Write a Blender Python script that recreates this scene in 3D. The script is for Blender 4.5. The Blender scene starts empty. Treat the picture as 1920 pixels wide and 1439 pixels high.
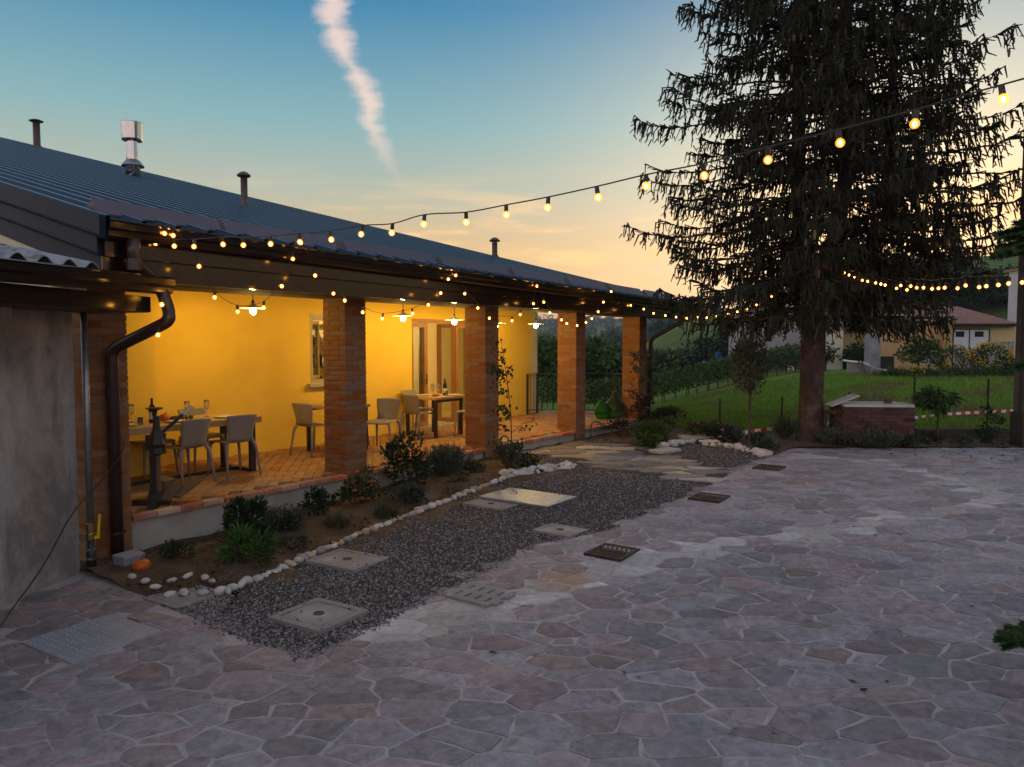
import bpy, math, random
import numpy as np
from mathutils import Vector, Matrix
random.seed(7); rng = np.random.default_rng(7)
scene = bpy.context.scene
COL = scene.collection
R_ = math.radians

# ------------------------------------------------------------------ camera
FPX, CX, CY, ZC = 1400.0, 960.0, 719.5, 2.15      # focal length in photo pixels, eye height
PITCH = math.atan((CY - 642) / FPX)
def _dirs(px, py):
    a = (px - CX) / FPX; b = (CY - py) / FPX
    return a, math.cos(PITCH) + b * math.sin(PITCH), -math.sin(PITCH) + b * math.cos(PITCH)
_a, _f, _u = _dirs(1945, 642)
YAW = math.atan2(_a, _f)
FW = np.array([math.cos(YAW), math.sin(YAW)]); RT = np.array([math.sin(YAW), -math.cos(YAW)])
def ray(px, py):
    a, f, u = _dirs(px, py); d = FW * f + RT * a
    return np.array([d[0], d[1], u])
EYE = np.array([0, 0, ZC])
def atz(px, py, z): d = ray(px, py); return EYE + d * ((z - ZC) / d[2])
def atY(px, py, Y): d = ray(px, py); return EYE + d * (Y / d[1])
def atX(px, py, X): d = ray(px, py); return EYE + d * (X / d[0])
def dep(px, py, D): d = ray(px, py); return EYE + d * (D / (d[:2] @ FW))

cam = bpy.data.cameras.new('camera'); cam.sensor_width = 36; cam.lens = FPX / 1920 * 36
cam.clip_start = 0.05; cam.clip_end = 9000
co = bpy.data.objects.new('camera', cam); COL.objects.link(co)
co.location = (0, 0, ZC); co.rotation_euler = (math.pi / 2 - PITCH, 0, YAW - math.pi / 2)
scene.camera = co

# ------------------------------------------------------------------ sky, sun, exposure
SUN_AZ = YAW - R_(27.0)           # world angle of the set sun, behind the spruce
SUN_EL = R_(1.5)
W = bpy.data.worlds.new('World'); scene.world = W; W.use_nodes = True
nt = W.node_tree; nt.nodes.clear()
def N(t, **k):
    n = nt.nodes.new(t)
    for a, b in k.items(): setattr(n, a, b)
    return n
def lk(a, b): nt.links.new(a, b)
def mth(op, a, b=None, c=None, clamp=False):
    n = N('ShaderNodeMath', operation=op, use_clamp=clamp)
    for i, v in enumerate((a, b, c)):
        if v is None: continue
        if isinstance(v, (int, float)): n.inputs[i].default_value = v
        else: lk(v, n.inputs[i])
    return n.outputs[0]
def vdot(v, c):
    n = N('ShaderNodeVectorMath', operation='DOT_PRODUCT'); lk(v, n.inputs[0]); n.inputs[1].default_value = c
    return n.outputs['Value']
def mixc(f, a, b, mode='MIX'):
    n = N('ShaderNodeMix', data_type='RGBA', blend_type=mode)
    for i, v in ((0, f), (6, a), (7, b)):
        if isinstance(v, (int, float)): n.inputs[i].default_value = v
        elif isinstance(v, tuple): n.inputs[i].default_value = (*v, 1)
        else: lk(v, n.inputs[i])
    return n.outputs[2]
def smooth(x, a, b):
    n = N('ShaderNodeMapRange', interpolation_type='SMOOTHSTEP'); lk(x, n.inputs[0])
    n.inputs[1].default_value = a; n.inputs[2].default_value = b
    return n.outputs[0]
def ramp(x, stops):
    n = N('ShaderNodeValToRGB'); lk(x, n.inputs[0]); e = n.color_ramp.elements
    while len(e) < len(stops): e.new(0.5)
    for el, (p, c) in zip(e, stops): el.position = p; el.color = (*c, 1)
    return n.outputs[0]
tc = N('ShaderNodeTexCoord'); D = tc.outputs['Generated']
zel = vdot(D, (0, 0, 1))
sky = N('ShaderNodeTexSky', sky_type='NISHITA'); sky.sun_disc = False
sky.sun_elevation = SUN_EL; sky.sun_rotation = math.pi / 2 - SUN_AZ; sky.altitude = 200
sky.air_density = 1.0; sky.dust_density = 1.2; sky.ozone_density = 2.0
# dusk sky: colour by height, warmer towards the set sun, mauve on the far side
hgt = mth('MAXIMUM', zel, 0.0)
front = ramp(hgt, [(0.0, (.56, .29, .11)), (.07, (.70, .395, .14)), (.13, (.51, .35, .17)), (.19, (.31, .325, .255)), (.27, (.16, .285, .30)),
                   (.40, (.030, .150, .265)), (.60, (.09, .185, .29)), (1.0, (.19, .23, .32))])
back = ramp(hgt, [(0.0, (.36, .33, .40)), (.10, (.66, .50, .50)), (.24, (.64, .53, .54)), (.42, (.46, .43, .48)), (.65, (.30, .31, .39)), (1.0, (.19, .23, .32))])
az = vdot(D, (math.cos(SUN_AZ), math.sin(SUN_AZ), 0))
skc = mixc(smooth(az, -.55, .45), back, front)
sund = vdot(D, (math.cos(SUN_AZ) * math.cos(SUN_EL), math.sin(SUN_AZ) * math.cos(SUN_EL), math.sin(SUN_EL)))
sund = mth('MAXIMUM', sund, 0.0)
g1 = mth('POWER', sund, 19.0); g2 = mth('POWER', sund, 90.0)
skc = mixc(mth('MULTIPLY', g1, .80), skc, (1.02, .76, .46))
skc = mixc(mth('MULTIPLY', g2, .9), skc, (1.4, .86, .36))
# thin evening clouds streaked along the horizon, lit from below
mp = N('ShaderNodeMapping'); lk(D, mp.inputs[0]); mp.inputs['Scale'].default_value = (2.6, 2.6, 19); mp.inputs['Rotation'].default_value = (.12, .05, 0)
nz = N('ShaderNodeTexNoise'); lk(mp.outputs[0], nz.inputs['Vector']); nz.inputs['Scale'].default_value = 2.1; nz.inputs['Detail'].default_value = 6; nz.inputs['Roughness'].default_value = .58
cl = mth('MULTIPLY', smooth(nz.outputs['Fac'], .47, .66), smooth(az, .45, .85))
cl = mth('MULTIPLY', cl, smooth(hgt, .24, .10))
skc = mixc(mth('MULTIPLY', cl, .75), skc, (.92, .53, .20))
# a broken contrail, fixed in the sky (tangent plane about one world direction)
CF = ray(CX, CY); CF = CF / np.linalg.norm(CF); CR = np.array([RT[0], RT[1], 0]); CU = np.cross(CR, CF)
df = vdot(D, tuple(CF)); pu = mth('DIVIDE', vdot(D, tuple(CR)), df); pv = mth('DIVIDE', vdot(D, tuple(CU)), df)
cb = N('ShaderNodeCombineXYZ'); lk(pu, cb.inputs[0]); lk(pv, cb.inputs[1])
def tnoise(sx, sy, sc, det, off=0, vec=None):
    m = N('ShaderNodeMapping'); lk(cb.outputs[0], m.inputs[0]); m.inputs['Scale'].default_value = (sx, sy, 1); m.inputs['Location'].default_value = (off, off * .7, 0)
    n = N('ShaderNodeTexNoise'); lk(m.outputs[0], n.inputs['Vector']); n.inputs['Scale'].default_value = sc; n.inputs['Detail'].default_value = det; n.inputs['Roughness'].default_value = .62
    return n.outputs['Fac']
# centre line: u as a function of v; photo (622,0)->(645,90)->(690,190)->(712,260)->(735,340)
crv = N('ShaderNodeFloatCurve'); lk(mth('DIVIDE', pv, .6), crv.inputs['Value'])
cp = crv.mapping.curves[0].points
pts = [(250, -60), (612, -60)]
ctl = [(752, 345), (722, 290), (700, 235), (690, 190), (668, 140), (640, 90), (625, 45), (622, 0), (600, -90)]
ctl = sorted([((CY - y) / FPX / .6, (x - CX) / FPX + .5) for x, y in ctl])
while len(cp) < len(ctl): cp.new(.5, .5)
for q, (a, b) in zip(cp, ctl): q.location = (a, b)
crv.mapping.update()
uc = mth('SUBTRACT', crv.outputs[0], .5)
wig = mth('MULTIPLY', mth('SUBTRACT', tnoise(2, 9, 2.2, 5), .5), .034)
du = mth('ABSOLUTE', mth('SUBTRACT', mth('ADD', pu, wig), uc))
wid = N('ShaderNodeMapRange'); lk(pv, wid.inputs[0]); wid.inputs[1].default_value = .27; wid.inputs[2].default_value = .52; wid.inputs[3].default_value = .016; wid.inputs[4].default_value = .033
core = mth('SUBTRACT', 1.0, mth('DIVIDE', du, wid.outputs[0]))
tex = tnoise(5, 12, 3.4, 9, 3)
ct = smooth(mth('ADD', core, mth('MULTIPLY', mth('SUBTRACT', tex, .5), 1.9)), .0, 1.05)
ct = mth('MULTIPLY', ct, smooth(pv, .250, .38)); ct = mth('MULTIPLY', ct, mth('GREATER_THAN', df, .1))
skc = mixc(mth('MULTIPLY', ct, .74), skc, (.66, .48, .40))
nsk = N('ShaderNodeVectorMath', operation='SCALE'); lk(sky.outputs[0], nsk.inputs[0]); nsk.inputs['Scale'].default_value = .10
fin = mixc(.90, nsk.outputs[0], skc)
bg = N('ShaderNodeBackground'); lk(fin, bg.inputs[0]); bg.inputs[1].default_value = .97
ow = N('ShaderNodeOutputWorld'); lk(bg.outputs[0], ow.inputs[0])

sun = bpy.data.lights.new('sun', 'SUN'); sun.energy = .25; sun.angle = R_(12); sun.color = (1, .62, .34)
so = bpy.data.objects.new('sun', sun); COL.objects.link(so)
so.rotation_euler = Vector((-math.cos(SUN_AZ), -math.sin(SUN_AZ), -math.tan(R_(3)))).to_track_quat('-Z', 'Y').to_euler()
so.location = (30, 0, 20)
vs = scene.view_settings; vs.view_transform = 'Standard'; vs.look = 'None'; vs.exposure = 0.93; vs.gamma = 1.0; vs.use_curve_mapping = False
scene.cycles.use_denoising = True
scene.cycles.max_bounces = 6; scene.cycles.diffuse_bounces = 3; scene.cycles.glossy_bounces = 3; scene.cycles.transparent_max_bounces = 12
scene.cycles.sample_clamp_indirect = 4.0
scene.cycles.caustics_reflective = False; scene.cycles.caustics_refractive = False

# ------------------------------------------------------------------ helpers
class Nodes:
    def __init__(s, name):
        s.m = bpy.data.materials.new(name); s.m.use_nodes = True; s.t = s.m.node_tree; s.t.nodes.clear()
        s.out = s.n('ShaderNodeOutputMaterial'); s.g = s.n('ShaderNodeNewGeometry')
    def n(s, t, **k):
        n = s.t.nodes.new(t)
        for a, b in k.items(): setattr(n, a, b)
        return n
    def l(s, a, b): s.t.links.new(a, b)
    def noise(s, scale, det=4, rough=.6, vec=None, sxyz=None, dist=0):
        n = s.n('ShaderNodeTexNoise'); n.inputs['Scale'].default_value = scale; n.inputs['Detail'].default_value = det
        n.inputs['Roughness'].default_value = rough; n.inputs['Distortion'].default_value = dist
        v = vec or s.g.outputs['Position']
        if sxyz:
            m = s.n('ShaderNodeMapping'); s.l(v, m.inputs[0]); m.inputs['Scale'].default_value = sxyz; v = m.outputs[0]
        s.l(v, n.inputs['Vector']); return n.outputs['Fac']
    def mr(s, x, a, b, c=0, d=1, sm=False):
        n = s.n('ShaderNodeMapRange', interpolation_type='SMOOTHSTEP' if sm else 'LINEAR'); s.l(x, n.inputs[0])
        for i, v in ((1, a), (2, b), (3, c), (4, d)): n.inputs[i].default_value = v
        return n.outputs[0]
    def mix(s, f, a, b, mode='MIX'):
        n = s.n('ShaderNodeMix', data_type='RGBA', blend_type=mode)
        for i, v in ((0, f), (6, a), (7, b)):
            if isinstance(v, (int, float)): n.inputs[i].default_value = v
            elif isinstance(v, tuple): n.inputs[i].default_value = (*v, 1)
            else: s.l(v, n.inputs[i])
        return n.outputs[2]
    def bump(s, h, strength=.3, dist=.01):
        n = s.n('ShaderNodeBump'); s.l(h, n.inputs['Height']); n.inputs['Strength'].default_value = strength; n.inputs['Distance'].default_value = dist
        return n.outputs[0]
    def pbsdf(s, col, rough=.8, metal=0, spec=.35, nrm=None, **k):
        b = s.n('ShaderNodeBsdfPrincipled')
        if isinstance(col, tuple): b.inputs['Base Color'].default_value = (*col, 1)
        else: s.l(col, b.inputs['Base Color'])
        if isinstance(rough, (int, float)): b.inputs['Roughness'].default_value = rough
        else: s.l(rough, b.inputs['Roughness'])
        b.inputs['Metallic'].default_value = metal; b.inputs['Specular IOR Level'].default_value = spec
        if nrm: s.l(nrm, b.inputs['Normal'])
        for a, v in k.items():
            a = a.replace('_', ' ')
            if isinstance(v, tuple): b.inputs[a].default_value = (*v, 1)
            else: b.inputs[a].default_value = v
        return b.outputs[0]
    def done(s, sh): s.l(sh, s.out.inputs['Surface']); return s.m
def surf(name, c1, c2=None, scale=6, det=5, lo=.35, hi=.65, rough=.85, metal=0, spec=.3, rnd=None, rv=.25, bump=0, bscale=40, c3=None, s3=1.2, bd=.01, sxyz=None, **k):
    q = Nodes(name); c2 = c2 or tuple(v * .8 for v in c1)
    col = q.mix(q.mr(q.noise(scale, det, sxyz=sxyz), lo, hi), c1, c2)
    if c3: col = q.mix(q.mr(q.noise(s3, 3), .52, .70), col, c3)
    if rnd:
        r = q.n('ShaderNodeObjectInfo').outputs['Random'] if rnd == 'obj' else q.g.outputs['Random Per Island']
        h = q.n('ShaderNodeHueSaturation'); q.l(col, h.inputs['Color']); q.l(q.mr(r, 0, 1, 1 - rv, 1 + rv), h.inputs['Value'])
        wn = q.n('ShaderNodeTexWhiteNoise', noise_dimensions='1D'); q.l(r, wn.inputs['W']); q.l(q.mr(wn.outputs['Value'], 0, 1, .5 - rv * .06, .5 + rv * .06), h.inputs['Hue'])
        q.l(q.mr(wn.outputs['Value'], 0, 1, 1.15, .75), h.inputs['Saturation'])
        col = h.outputs[0]
    nr = q.bump(q.noise(bscale, 5, .65), bump, bd) if bump else None
    return q.done(q.pbsdf(col, rough, metal, spec, nr, **k))
def emit(name, col, st):
    q = Nodes(name); e = q.n('ShaderNodeEmission'); e.inputs[0].default_value = (*col, 1); e.inputs[1].default_value = st
    return q.done(e.outputs[0])

class MB:
    def __init__(s): s.v = []; s.f = []; s.mi = []; s.cur = 0
    def add(s, vs, fs):
        o = len(s.v); s.v.extend([tuple(map(float, p)) for p in vs]); s.f.extend([tuple(i + o for i in f) for f in fs]); s.mi.extend([s.cur] * len(fs)); return s
    def box(s, c, d, rz=0, rx=0, ry=0, taper=1):
        M = Matrix.Rotation(rz, 3, 'Z') @ Matrix.Rotation(ry, 3, 'Y') @ Matrix.Rotation(rx, 3, 'X'); c = Vector(c); vs = []
        for z in (-.5, .5):
            k = taper if z > 0 else 1
            for x, y in ((-.5, -.5), (.5, -.5), (.5, .5), (-.5, .5)): vs.append(c + M @ Vector((x * d[0] * k, y * d[1] * k, z * d[2])))
        return s.add(vs, [(3, 2, 1, 0), (4, 5, 6, 7), (0, 1, 5, 4), (1, 2, 6, 5), (2, 3, 7, 6), (3, 0, 4, 7)])
    def bb(s, a, b):
        return s.box([(p + q) / 2 for p, q in zip(a, b)], [abs(q - p) for p, q in zip(a, b)])
    def bevbox(s, c, d, bv=.006, rz=0):
        M = Matrix.Rotation(rz, 3, 'Z'); c = Vector(c); X, Y, Z = (v / 2 for v in d); vs = []
        for z, k in ((-Z, 0), (Z - bv, 0), (Z, bv)):
            for x, y in ((-1, -1), (1, -1), (1, 1), (-1, 1)): vs.append(c + M @ Vector((x * (X - k), y * (Y - k), z)))
        fs = [(3, 2, 1, 0), (8, 9, 10, 11)]
        for l in (0, 4):
            for i in range(4): fs.append((l + i, l + (i + 1) % 4, l + 4 + (i + 1) % 4, l + 4 + i))
        return s.add(vs, fs)
    def tube(s, pts, rad, n=8, cap=True):
        pts = [Vector(p) for p in pts]; m = len(pts)
        if isinstance(rad, (int, float)): rad = [rad] * m
        t0 = (pts[1] - pts[0]).normalized(); up = Vector((0, 0, 1)) if abs(t0.z) < .9 else Vector((1, 0, 0))
        side = t0.cross(up).normalized(); vs = []
        for i, p in enumerate(pts):
            t = (pts[min(i + 1, m - 1)] - pts[max(i - 1, 0)])
            t = t.normalized() if t.length > 1e-9 else t0
            side = (side - t * side.dot(t)); side = side.normalized() if side.length > 1e-6 else t.orthogonal().normalized()
            b = t.cross(side)
            for k in range(n):
                a = 2 * math.pi * k / n; vs.append(p + (side * math.cos(a) + b * math.sin(a)) * rad[i])
        fs = [(i * n + k, i * n + (k + 1) % n, (i + 1) * n + (k + 1) % n, (i + 1) * n + k) for i in range(m - 1) for k in range(n)]
        if cap: fs += [tuple(range(n - 1, -1, -1)), tuple((m - 1) * n + k for k in range(n))]
        return s.add(vs, fs)
    def lathe(s, prof, o=(0, 0, 0), n=16, sx=1, sy=1):
        o = Vector(o); vs = [o + Vector((r * math.cos(2 * math.pi * k / n) * sx, r * math.sin(2 * math.pi * k / n) * sy, z)) for r, z in prof for k in range(n)]
        m = len(prof); fs = [(i * n + k, i * n + (k + 1) % n, (i + 1) * n + (k + 1) % n, (i + 1) * n + k) for i in range(m - 1) for k in range(n)]
        if prof[0][0] > 1e-6: fs.append(tuple(range(n - 1, -1, -1)))
        if prof[-1][0] > 1e-6: fs.append(tuple((m - 1) * n + k for k in range(n)))
        return s.add(vs, fs)
    def ball(s, c, r, n=10, m=7, sx=1, sy=1, sz=1):
        return s.lathe([(max(r * math.sin(math.pi * i / m), 1e-4), -r * sz * math.cos(math.pi * i / m)) for i in range(m + 1)], c, n, sx, sy)
    def prism(s, poly, axis, a, b):
        """poly: 2D points; extruded along axis ('x','y','z') from a to b"""
        def mk(p, h): return (h, p[0], p[1]) if axis == 'x' else (p[0], h, p[1]) if axis == 'y' else (p[0], p[1], h)
        n = len(poly); vs = [mk(p, a) for p in poly] + [mk(p, b) for p in poly]
        return s.add(vs, [tuple(range(n - 1, -1, -1)), tuple(range(n, 2 * n))] + [(i, (i + 1) % n, n + (i + 1) % n, n + i) for i in range(n)])
    def mesh(s, name, mats, smooth=False):
        me = bpy.data.meshes.new(name); me.from_pydata(s.v, [], s.f)
        for m in (mats if isinstance(mats, (list, tuple)) else [mats]): me.materials.append(m)
        if any(s.mi): me.polygons.foreach_set('material_index', s.mi)
        if smooth: me.shade_smooth()
        me.update(); return me
    def build(s, name, mats, parent=None, smooth=False, loc=None):
        return link(name, s.mesh(name, mats, smooth), parent, loc)
def wloc(o):
    v = Vector((0, 0, 0))
    while o is not None: v += o.location; o = o.parent
    return v
def link(name, me, parent=None, loc=None):
    """meshes are in world coordinates unless loc is given (then local to loc); parents are only translated"""
    o = bpy.data.objects.new(name, me); COL.objects.link(o); o.parent = parent
    L = Vector(loc) if loc is not None else Vector((0, 0, 0))
    o.location = L - (wloc(parent) if parent else Vector((0, 0, 0)))
    return o
def tag(o, label=None, cat=None, group=None, kind=None):
    for k, v in (('label', label), ('category', cat), ('group', group), ('kind', kind)):
        if v: o[k] = v
    return o
def thing(name, label, cat, loc=(0, 0, 0), group=None):
    o = bpy.data.objects.new(name, None); COL.objects.link(o); o.location = loc; o.empty_display_size = .1
    return tag(o, label, cat, group)
def copy_tree(o, parent=None, loc=None, rz=None):
    c = o.copy(); COL.objects.link(c); c.parent = parent
    if loc is not None: c.location = loc
    if rz is not None: c.rotation_euler = (0, 0, rz)
    for ch in list(o.children): copy_tree(ch, c)
    return c
def npmesh(name, V, F, mats, smooth=False, mi=None):
    V = np.asarray(V, np.float32); F = np.asarray(F, np.int32); k = F.shape[1]
    me = bpy.data.meshes.new(name); me.vertices.add(len(V)); me.vertices.foreach_set('co', V.ravel())
    me.loops.add(F.size); me.loops.foreach_set('vertex_index', F.ravel())
    me.polygons.add(len(F)); me.polygons.foreach_set('loop_start', np.arange(0, F.size, k, dtype=np.int32)); me.polygons.foreach_set('loop_total', np.full(len(F), k, np.int32))
    for m in (mats if isinstance(mats, (list, tuple)) else [mats]): me.materials.append(m)
    if mi is not None: me.polygons.foreach_set('material_index', np.asarray(mi, np.int32))
    if smooth: me.polygons.foreach_set('use_smooth', np.ones(len(F), bool))
    me.update(calc_edges=True); return me
def sstep(a, b, x):
    t = np.clip((x - a) / (b - a), 0, 1); return t * t * (3 - 2 * t)
def ground_h(x, y): return .2 * float(sstep(4.0, 10.5, np.float64(x)))
def unit(v): return v / np.maximum(np.linalg.norm(v, axis=-1, keepdims=True), 1e-9)
def blades(P, Dr, Ln, Wd, k=1, twist=None, mid=.45, rect=False):
    """k crossed diamond blades per point: base P, direction Dr, length, half width"""
    P = np.asarray(P, float); Dr = unit(np.asarray(Dr, float)); n = len(P); Ln = np.broadcast_to(Ln, n)[:, None]; Wd = np.broadcast_to(Wd, n)[:, None]
    ref = unit(rng.normal(size=(n, 3))); S = unit(np.cross(Dr, ref)); T = np.cross(Dr, S); Vs = []; Fs = []
    for j in range(k):
        a = math.pi * j / k; s = S * math.cos(a) + T * math.sin(a); t = -S * math.sin(a) + T * math.cos(a)
        m = P + Dr * Ln * mid
        if rect: q = np.stack([P - s * Wd, P + s * Wd, P + Dr * Ln + s * Wd * .55, P + Dr * Ln - s * Wd * .55], 1).reshape(-1, 3)
        else: q = np.stack([P, m + s * Wd + t * Wd * .25, P + Dr * Ln, m - s * Wd + t * Wd * .25], 1).reshape(-1, 3)
        Fs.append(np.arange(n * 4).reshape(n, 4) + len(Vs) * n * 4); Vs.append(q)
    return np.concatenate(Vs), np.concatenate(Fs)
def cat(parts):
    o = 0; V = []; F = []
    for v, f in parts: V.append(v); F.append(f + o); o += len(v)
    return np.concatenate(V), np.concatenate(F)
USE_HAZE = True
# ------------------------------------------------------------------ materials
def stone_mat(name, c1, c2, smear=(.49, .43, .405), sm=(.60, .78), rnd='obj', rv=.26, edge=.07, rust=True):
    q = Nodes(name)
    col = q.mix(q.mr(q.noise(11, 8, .72, dist=.5), .36, .64), tuple(v * .82 for v in c1), tuple(v * 1.15 for v in c2))
    col = q.mix(q.mr(q.noise(2.3, 4), .45, .72, 0, .6), col, tuple(v * .66 for v in c2))
    r = q.n('ShaderNodeObjectInfo').outputs['Random'] if rnd == 'obj' else q.g.outputs['Random Per Island']
    h = q.n('ShaderNodeHueSaturation'); q.l(col, h.inputs['Color']); q.l(q.mr(r, 0, 1, 1 - rv, 1 + rv), h.inputs['Value'])
    wn = q.n('ShaderNodeTexWhiteNoise', noise_dimensions='1D'); q.l(r, wn.inputs['W'])
    q.l(q.mr(wn.outputs['Value'], 0, 1, .488, .512), h.inputs['Hue']); q.l(q.mr(wn.outputs['Value'], 0, 1, .45, .95), h.inputs['Saturation'])
    at_ = q.n('ShaderNodeAttribute'); at_.attribute_name = 'edge'
    ad_ = q.n('ShaderNodeMath', operation='MULTIPLY_ADD'); q.l(q.mr(at_.outputs['Fac'], .35, 1, 0, 1, True), ad_.inputs[0]); ad_.inputs[1].default_value = edge; q.l(q.noise(7.5, 8, .78, dist=.8), ad_.inputs[2])
    col = q.mix(q.mr(ad_.outputs[0], sm[0], sm[1], 0, .92), h.outputs[0], smear)
    if rust:
        mpn_ = q.n('ShaderNodeMapping', vector_type='POINT'); q.l(q.g.outputs['Position'], mpn_.inputs[0]); mpn_.inputs['Location'].default_value = (-5.62 * 1.0, -3.38, 0)
        rl = q.n('ShaderNodeVectorMath', operation='LENGTH'); q.l(mpn_.outputs[0], rl.inputs[0]); rs_ = q.n('ShaderNodeMath', operation='ADD'); q.l(rl.outputs['Value'], rs_.inputs[0]); q.l(q.mr(q.noise(6, 4), 0, 1, -.2, .2), rs_.inputs[1])
        col = q.mix(q.mr(rs_.outputs[0], .12, .36, .75, 0, True), col, (.36, .20, .10))
    col = q.mix(q.mr(q.noise(60, 3, .7), .62, .75, 0, .45), col, tuple(v * .45 for v in c1))
    bmp = q.bump(q.noise(28, 7, .7), .55, .012)
    return q.done(q.pbsdf(col, q.mr(q.noise(14, 4), .3, .7, .48, .8), 0, .45, bmp))
m_st = {'mauve': stone_mat('stone_mauve', (.205, .148, .160), (.300, .222, .235)), 'grey': stone_mat('stone_grey', (.19, .166, .177), (.275, .24, .254)),
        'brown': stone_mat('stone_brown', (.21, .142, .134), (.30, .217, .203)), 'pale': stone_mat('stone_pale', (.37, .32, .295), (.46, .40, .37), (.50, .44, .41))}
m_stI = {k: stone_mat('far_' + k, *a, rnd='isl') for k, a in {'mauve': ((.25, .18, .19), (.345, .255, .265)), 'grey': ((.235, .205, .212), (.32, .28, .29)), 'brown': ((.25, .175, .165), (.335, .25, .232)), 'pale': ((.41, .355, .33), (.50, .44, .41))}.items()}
m_mortar = surf('mortar', (.50, .435, .415), (.38, .325, .315), 7, 7, .3, .7, .92, bump=.6, bscale=60, c3=(.30, .255, .25), s3=1.1)
m_plaster = surf('yellow_plaster', (.82, .555, .085), (.74, .49, .068), 1.4, 7, .3, .7, rough=.9, bump=.35, bscale=90, c3=(.70, .455, .065), s3=.7)
m_cream = surf('cream_plaster', (.66, .58, .44), (.60, .52, .38), 2.2, 4, rough=.9, bump=.2, bscale=120)
m_concrete = surf('plinth_concrete', (.46, .42, .36), (.36, .32, .275), 3.5, 6, rough=.92, bump=.4, bscale=55)
m_brick = surf('brick', (.265, .118, .046), (.225, .095, .038), 14, 5, rnd='obj', rv=.09, bump=.5, bscale=70)
m_brickI = surf('brick_far', (.265, .118, .046), (.225, .095, .038), 14, 5, rnd='isl', rv=.09, bump=.5, bscale=70)
m_bmort = surf('brick_mortar', (.25, .14, .07), (.21, .115, .058), 20, 4, bump=.5, bscale=90)
m_tile = surf('terracotta', (.36, .185, .075), (.30, .145, .06), 9, 5, rnd='isl', rv=.13, rough=.7, bump=.35, bscale=60, c3=(.40, .24, .11), s3=.9)
m_edge = surf('terracotta_edge', (.48, .22, .12), (.37, .15, .085), 12, 5, rnd='obj', rv=.26, rough=.75, bump=.5, bscale=60, c3=(.5, .36, .27), s3=2.2)
m_roof = surf('blue_grey_sheet', (.020, .055, .095), (.015, .044, .080), 1.6, 4, rough=.55, metal=.0, spec=.16, bump=.04, bscale=4)
m_ribglint = surf('bare_rib_cap', (.50, .56, .62), (.42, .48, .55), 3, 3, rough=.3, metal=.9)  # brighter, shinier colour on rib tops imitates light glinting along the seams
m_trim = surf('brown_sheet_metal', (.020, .011, .009), (.016, .009, .008), 2, 3, rough=.17, spec=.40, bump=.05, bscale=5)
m_soffit = surf('soffit_metal', (.11, .075, .05), (.09, .06, .045), 2, 3, rough=.85, spec=.05)
m_verge = surf('grey_sheet_metal', (.020, .028, .044), (.016, .023, .038), 2, 3, rough=.5, metal=0, spec=.12)
m_guard = surf('mauve_sheet', (.115, .085, .10), (.10, .075, .09), 2, 3, rough=.45, spec=.5)
m_pipe = surf('brown_pipe', (.065, .038, .030), (.05, .03, .025), 6, 4, rough=.32, spec=.55, metal=.2)
m_black = surf('black_metal', (.02, .019, .018), (.03, .025, .022), 8, 3, rough=.45, spec=.45)
m_steel = surf('stainless', (.62, .60, .57), (.55, .53, .51), 5, 3, rough=.16, metal=1.0)
m_galv = surf('galvanised', (.34, .35, .37), (.26, .27, .29), 14, 5, rough=.42, metal=.75)
m_copper = surf('vent_brown', (.13, .075, .06), (.10, .06, .05), 8, 3, rough=.45, spec=.5, metal=.3)
m_wood = surf('door_wood', (.36, .17, .055), (.27, .12, .04), 7, 5, sxyz=(6, 6, .6), rough=.45, spec=.4)
m_tabwood = surf('table_wood', (.50, .34, .17), (.40, .26, .13), 5, 5, sxyz=(1, 7, 7), rough=.5, spec=.4)
m_oldwood = surf('old_wood', (.16, .105, .065), (.10, .065, .04), 6, 6, sxyz=(7, 7, .8), rough=.85, bump=.5, bscale=50)
m_chair = surf('chair_plastic', (.27, .235, .195), (.25, .215, .18), 3, 2, rough=.55, spec=.35)
m_white = surf('white_china', (.82, .80, .75), (.78, .76, .71), 3, 2, rough=.18, spec=.5)
m_soil = surf('soil', (.135, .085, .048), (.085, .052, .030), 5, 7, .3, .7, .95, bump=1.0, bscale=26, c3=(.19, .13, .08), s3=1.6, bd=.03)
m_gbase = surf('gravel_base', (.085, .075, .072), (.055, .05, .048), 40, 5, rough=.95, bump=1.0, bscale=75, bd=.03)
m_gravel = surf('gravel_chips', (.25, .22, .205), (.15, .13, .122), 30, 3, rnd='isl', rv=.75, rough=.85)
m_cover = surf('cover_concrete', (.34, .30, .27), (.24, .21, .19), 6, 6, .3, .7, .92, bump=.5, bscale=70, c3=(.42, .38, .34), s3=3)
m_iron = surf('cast_iron', (.055, .042, .036), (.10, .06, .042), 12, 5, rough=.6, metal=.4)
m_dark = surf('dark_void', (.008, .007, .007), (.006, .006, .006), 5, 2)  # near-black standing in for shade in cover gaps and drain openings
m_grasssoil = None

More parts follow.
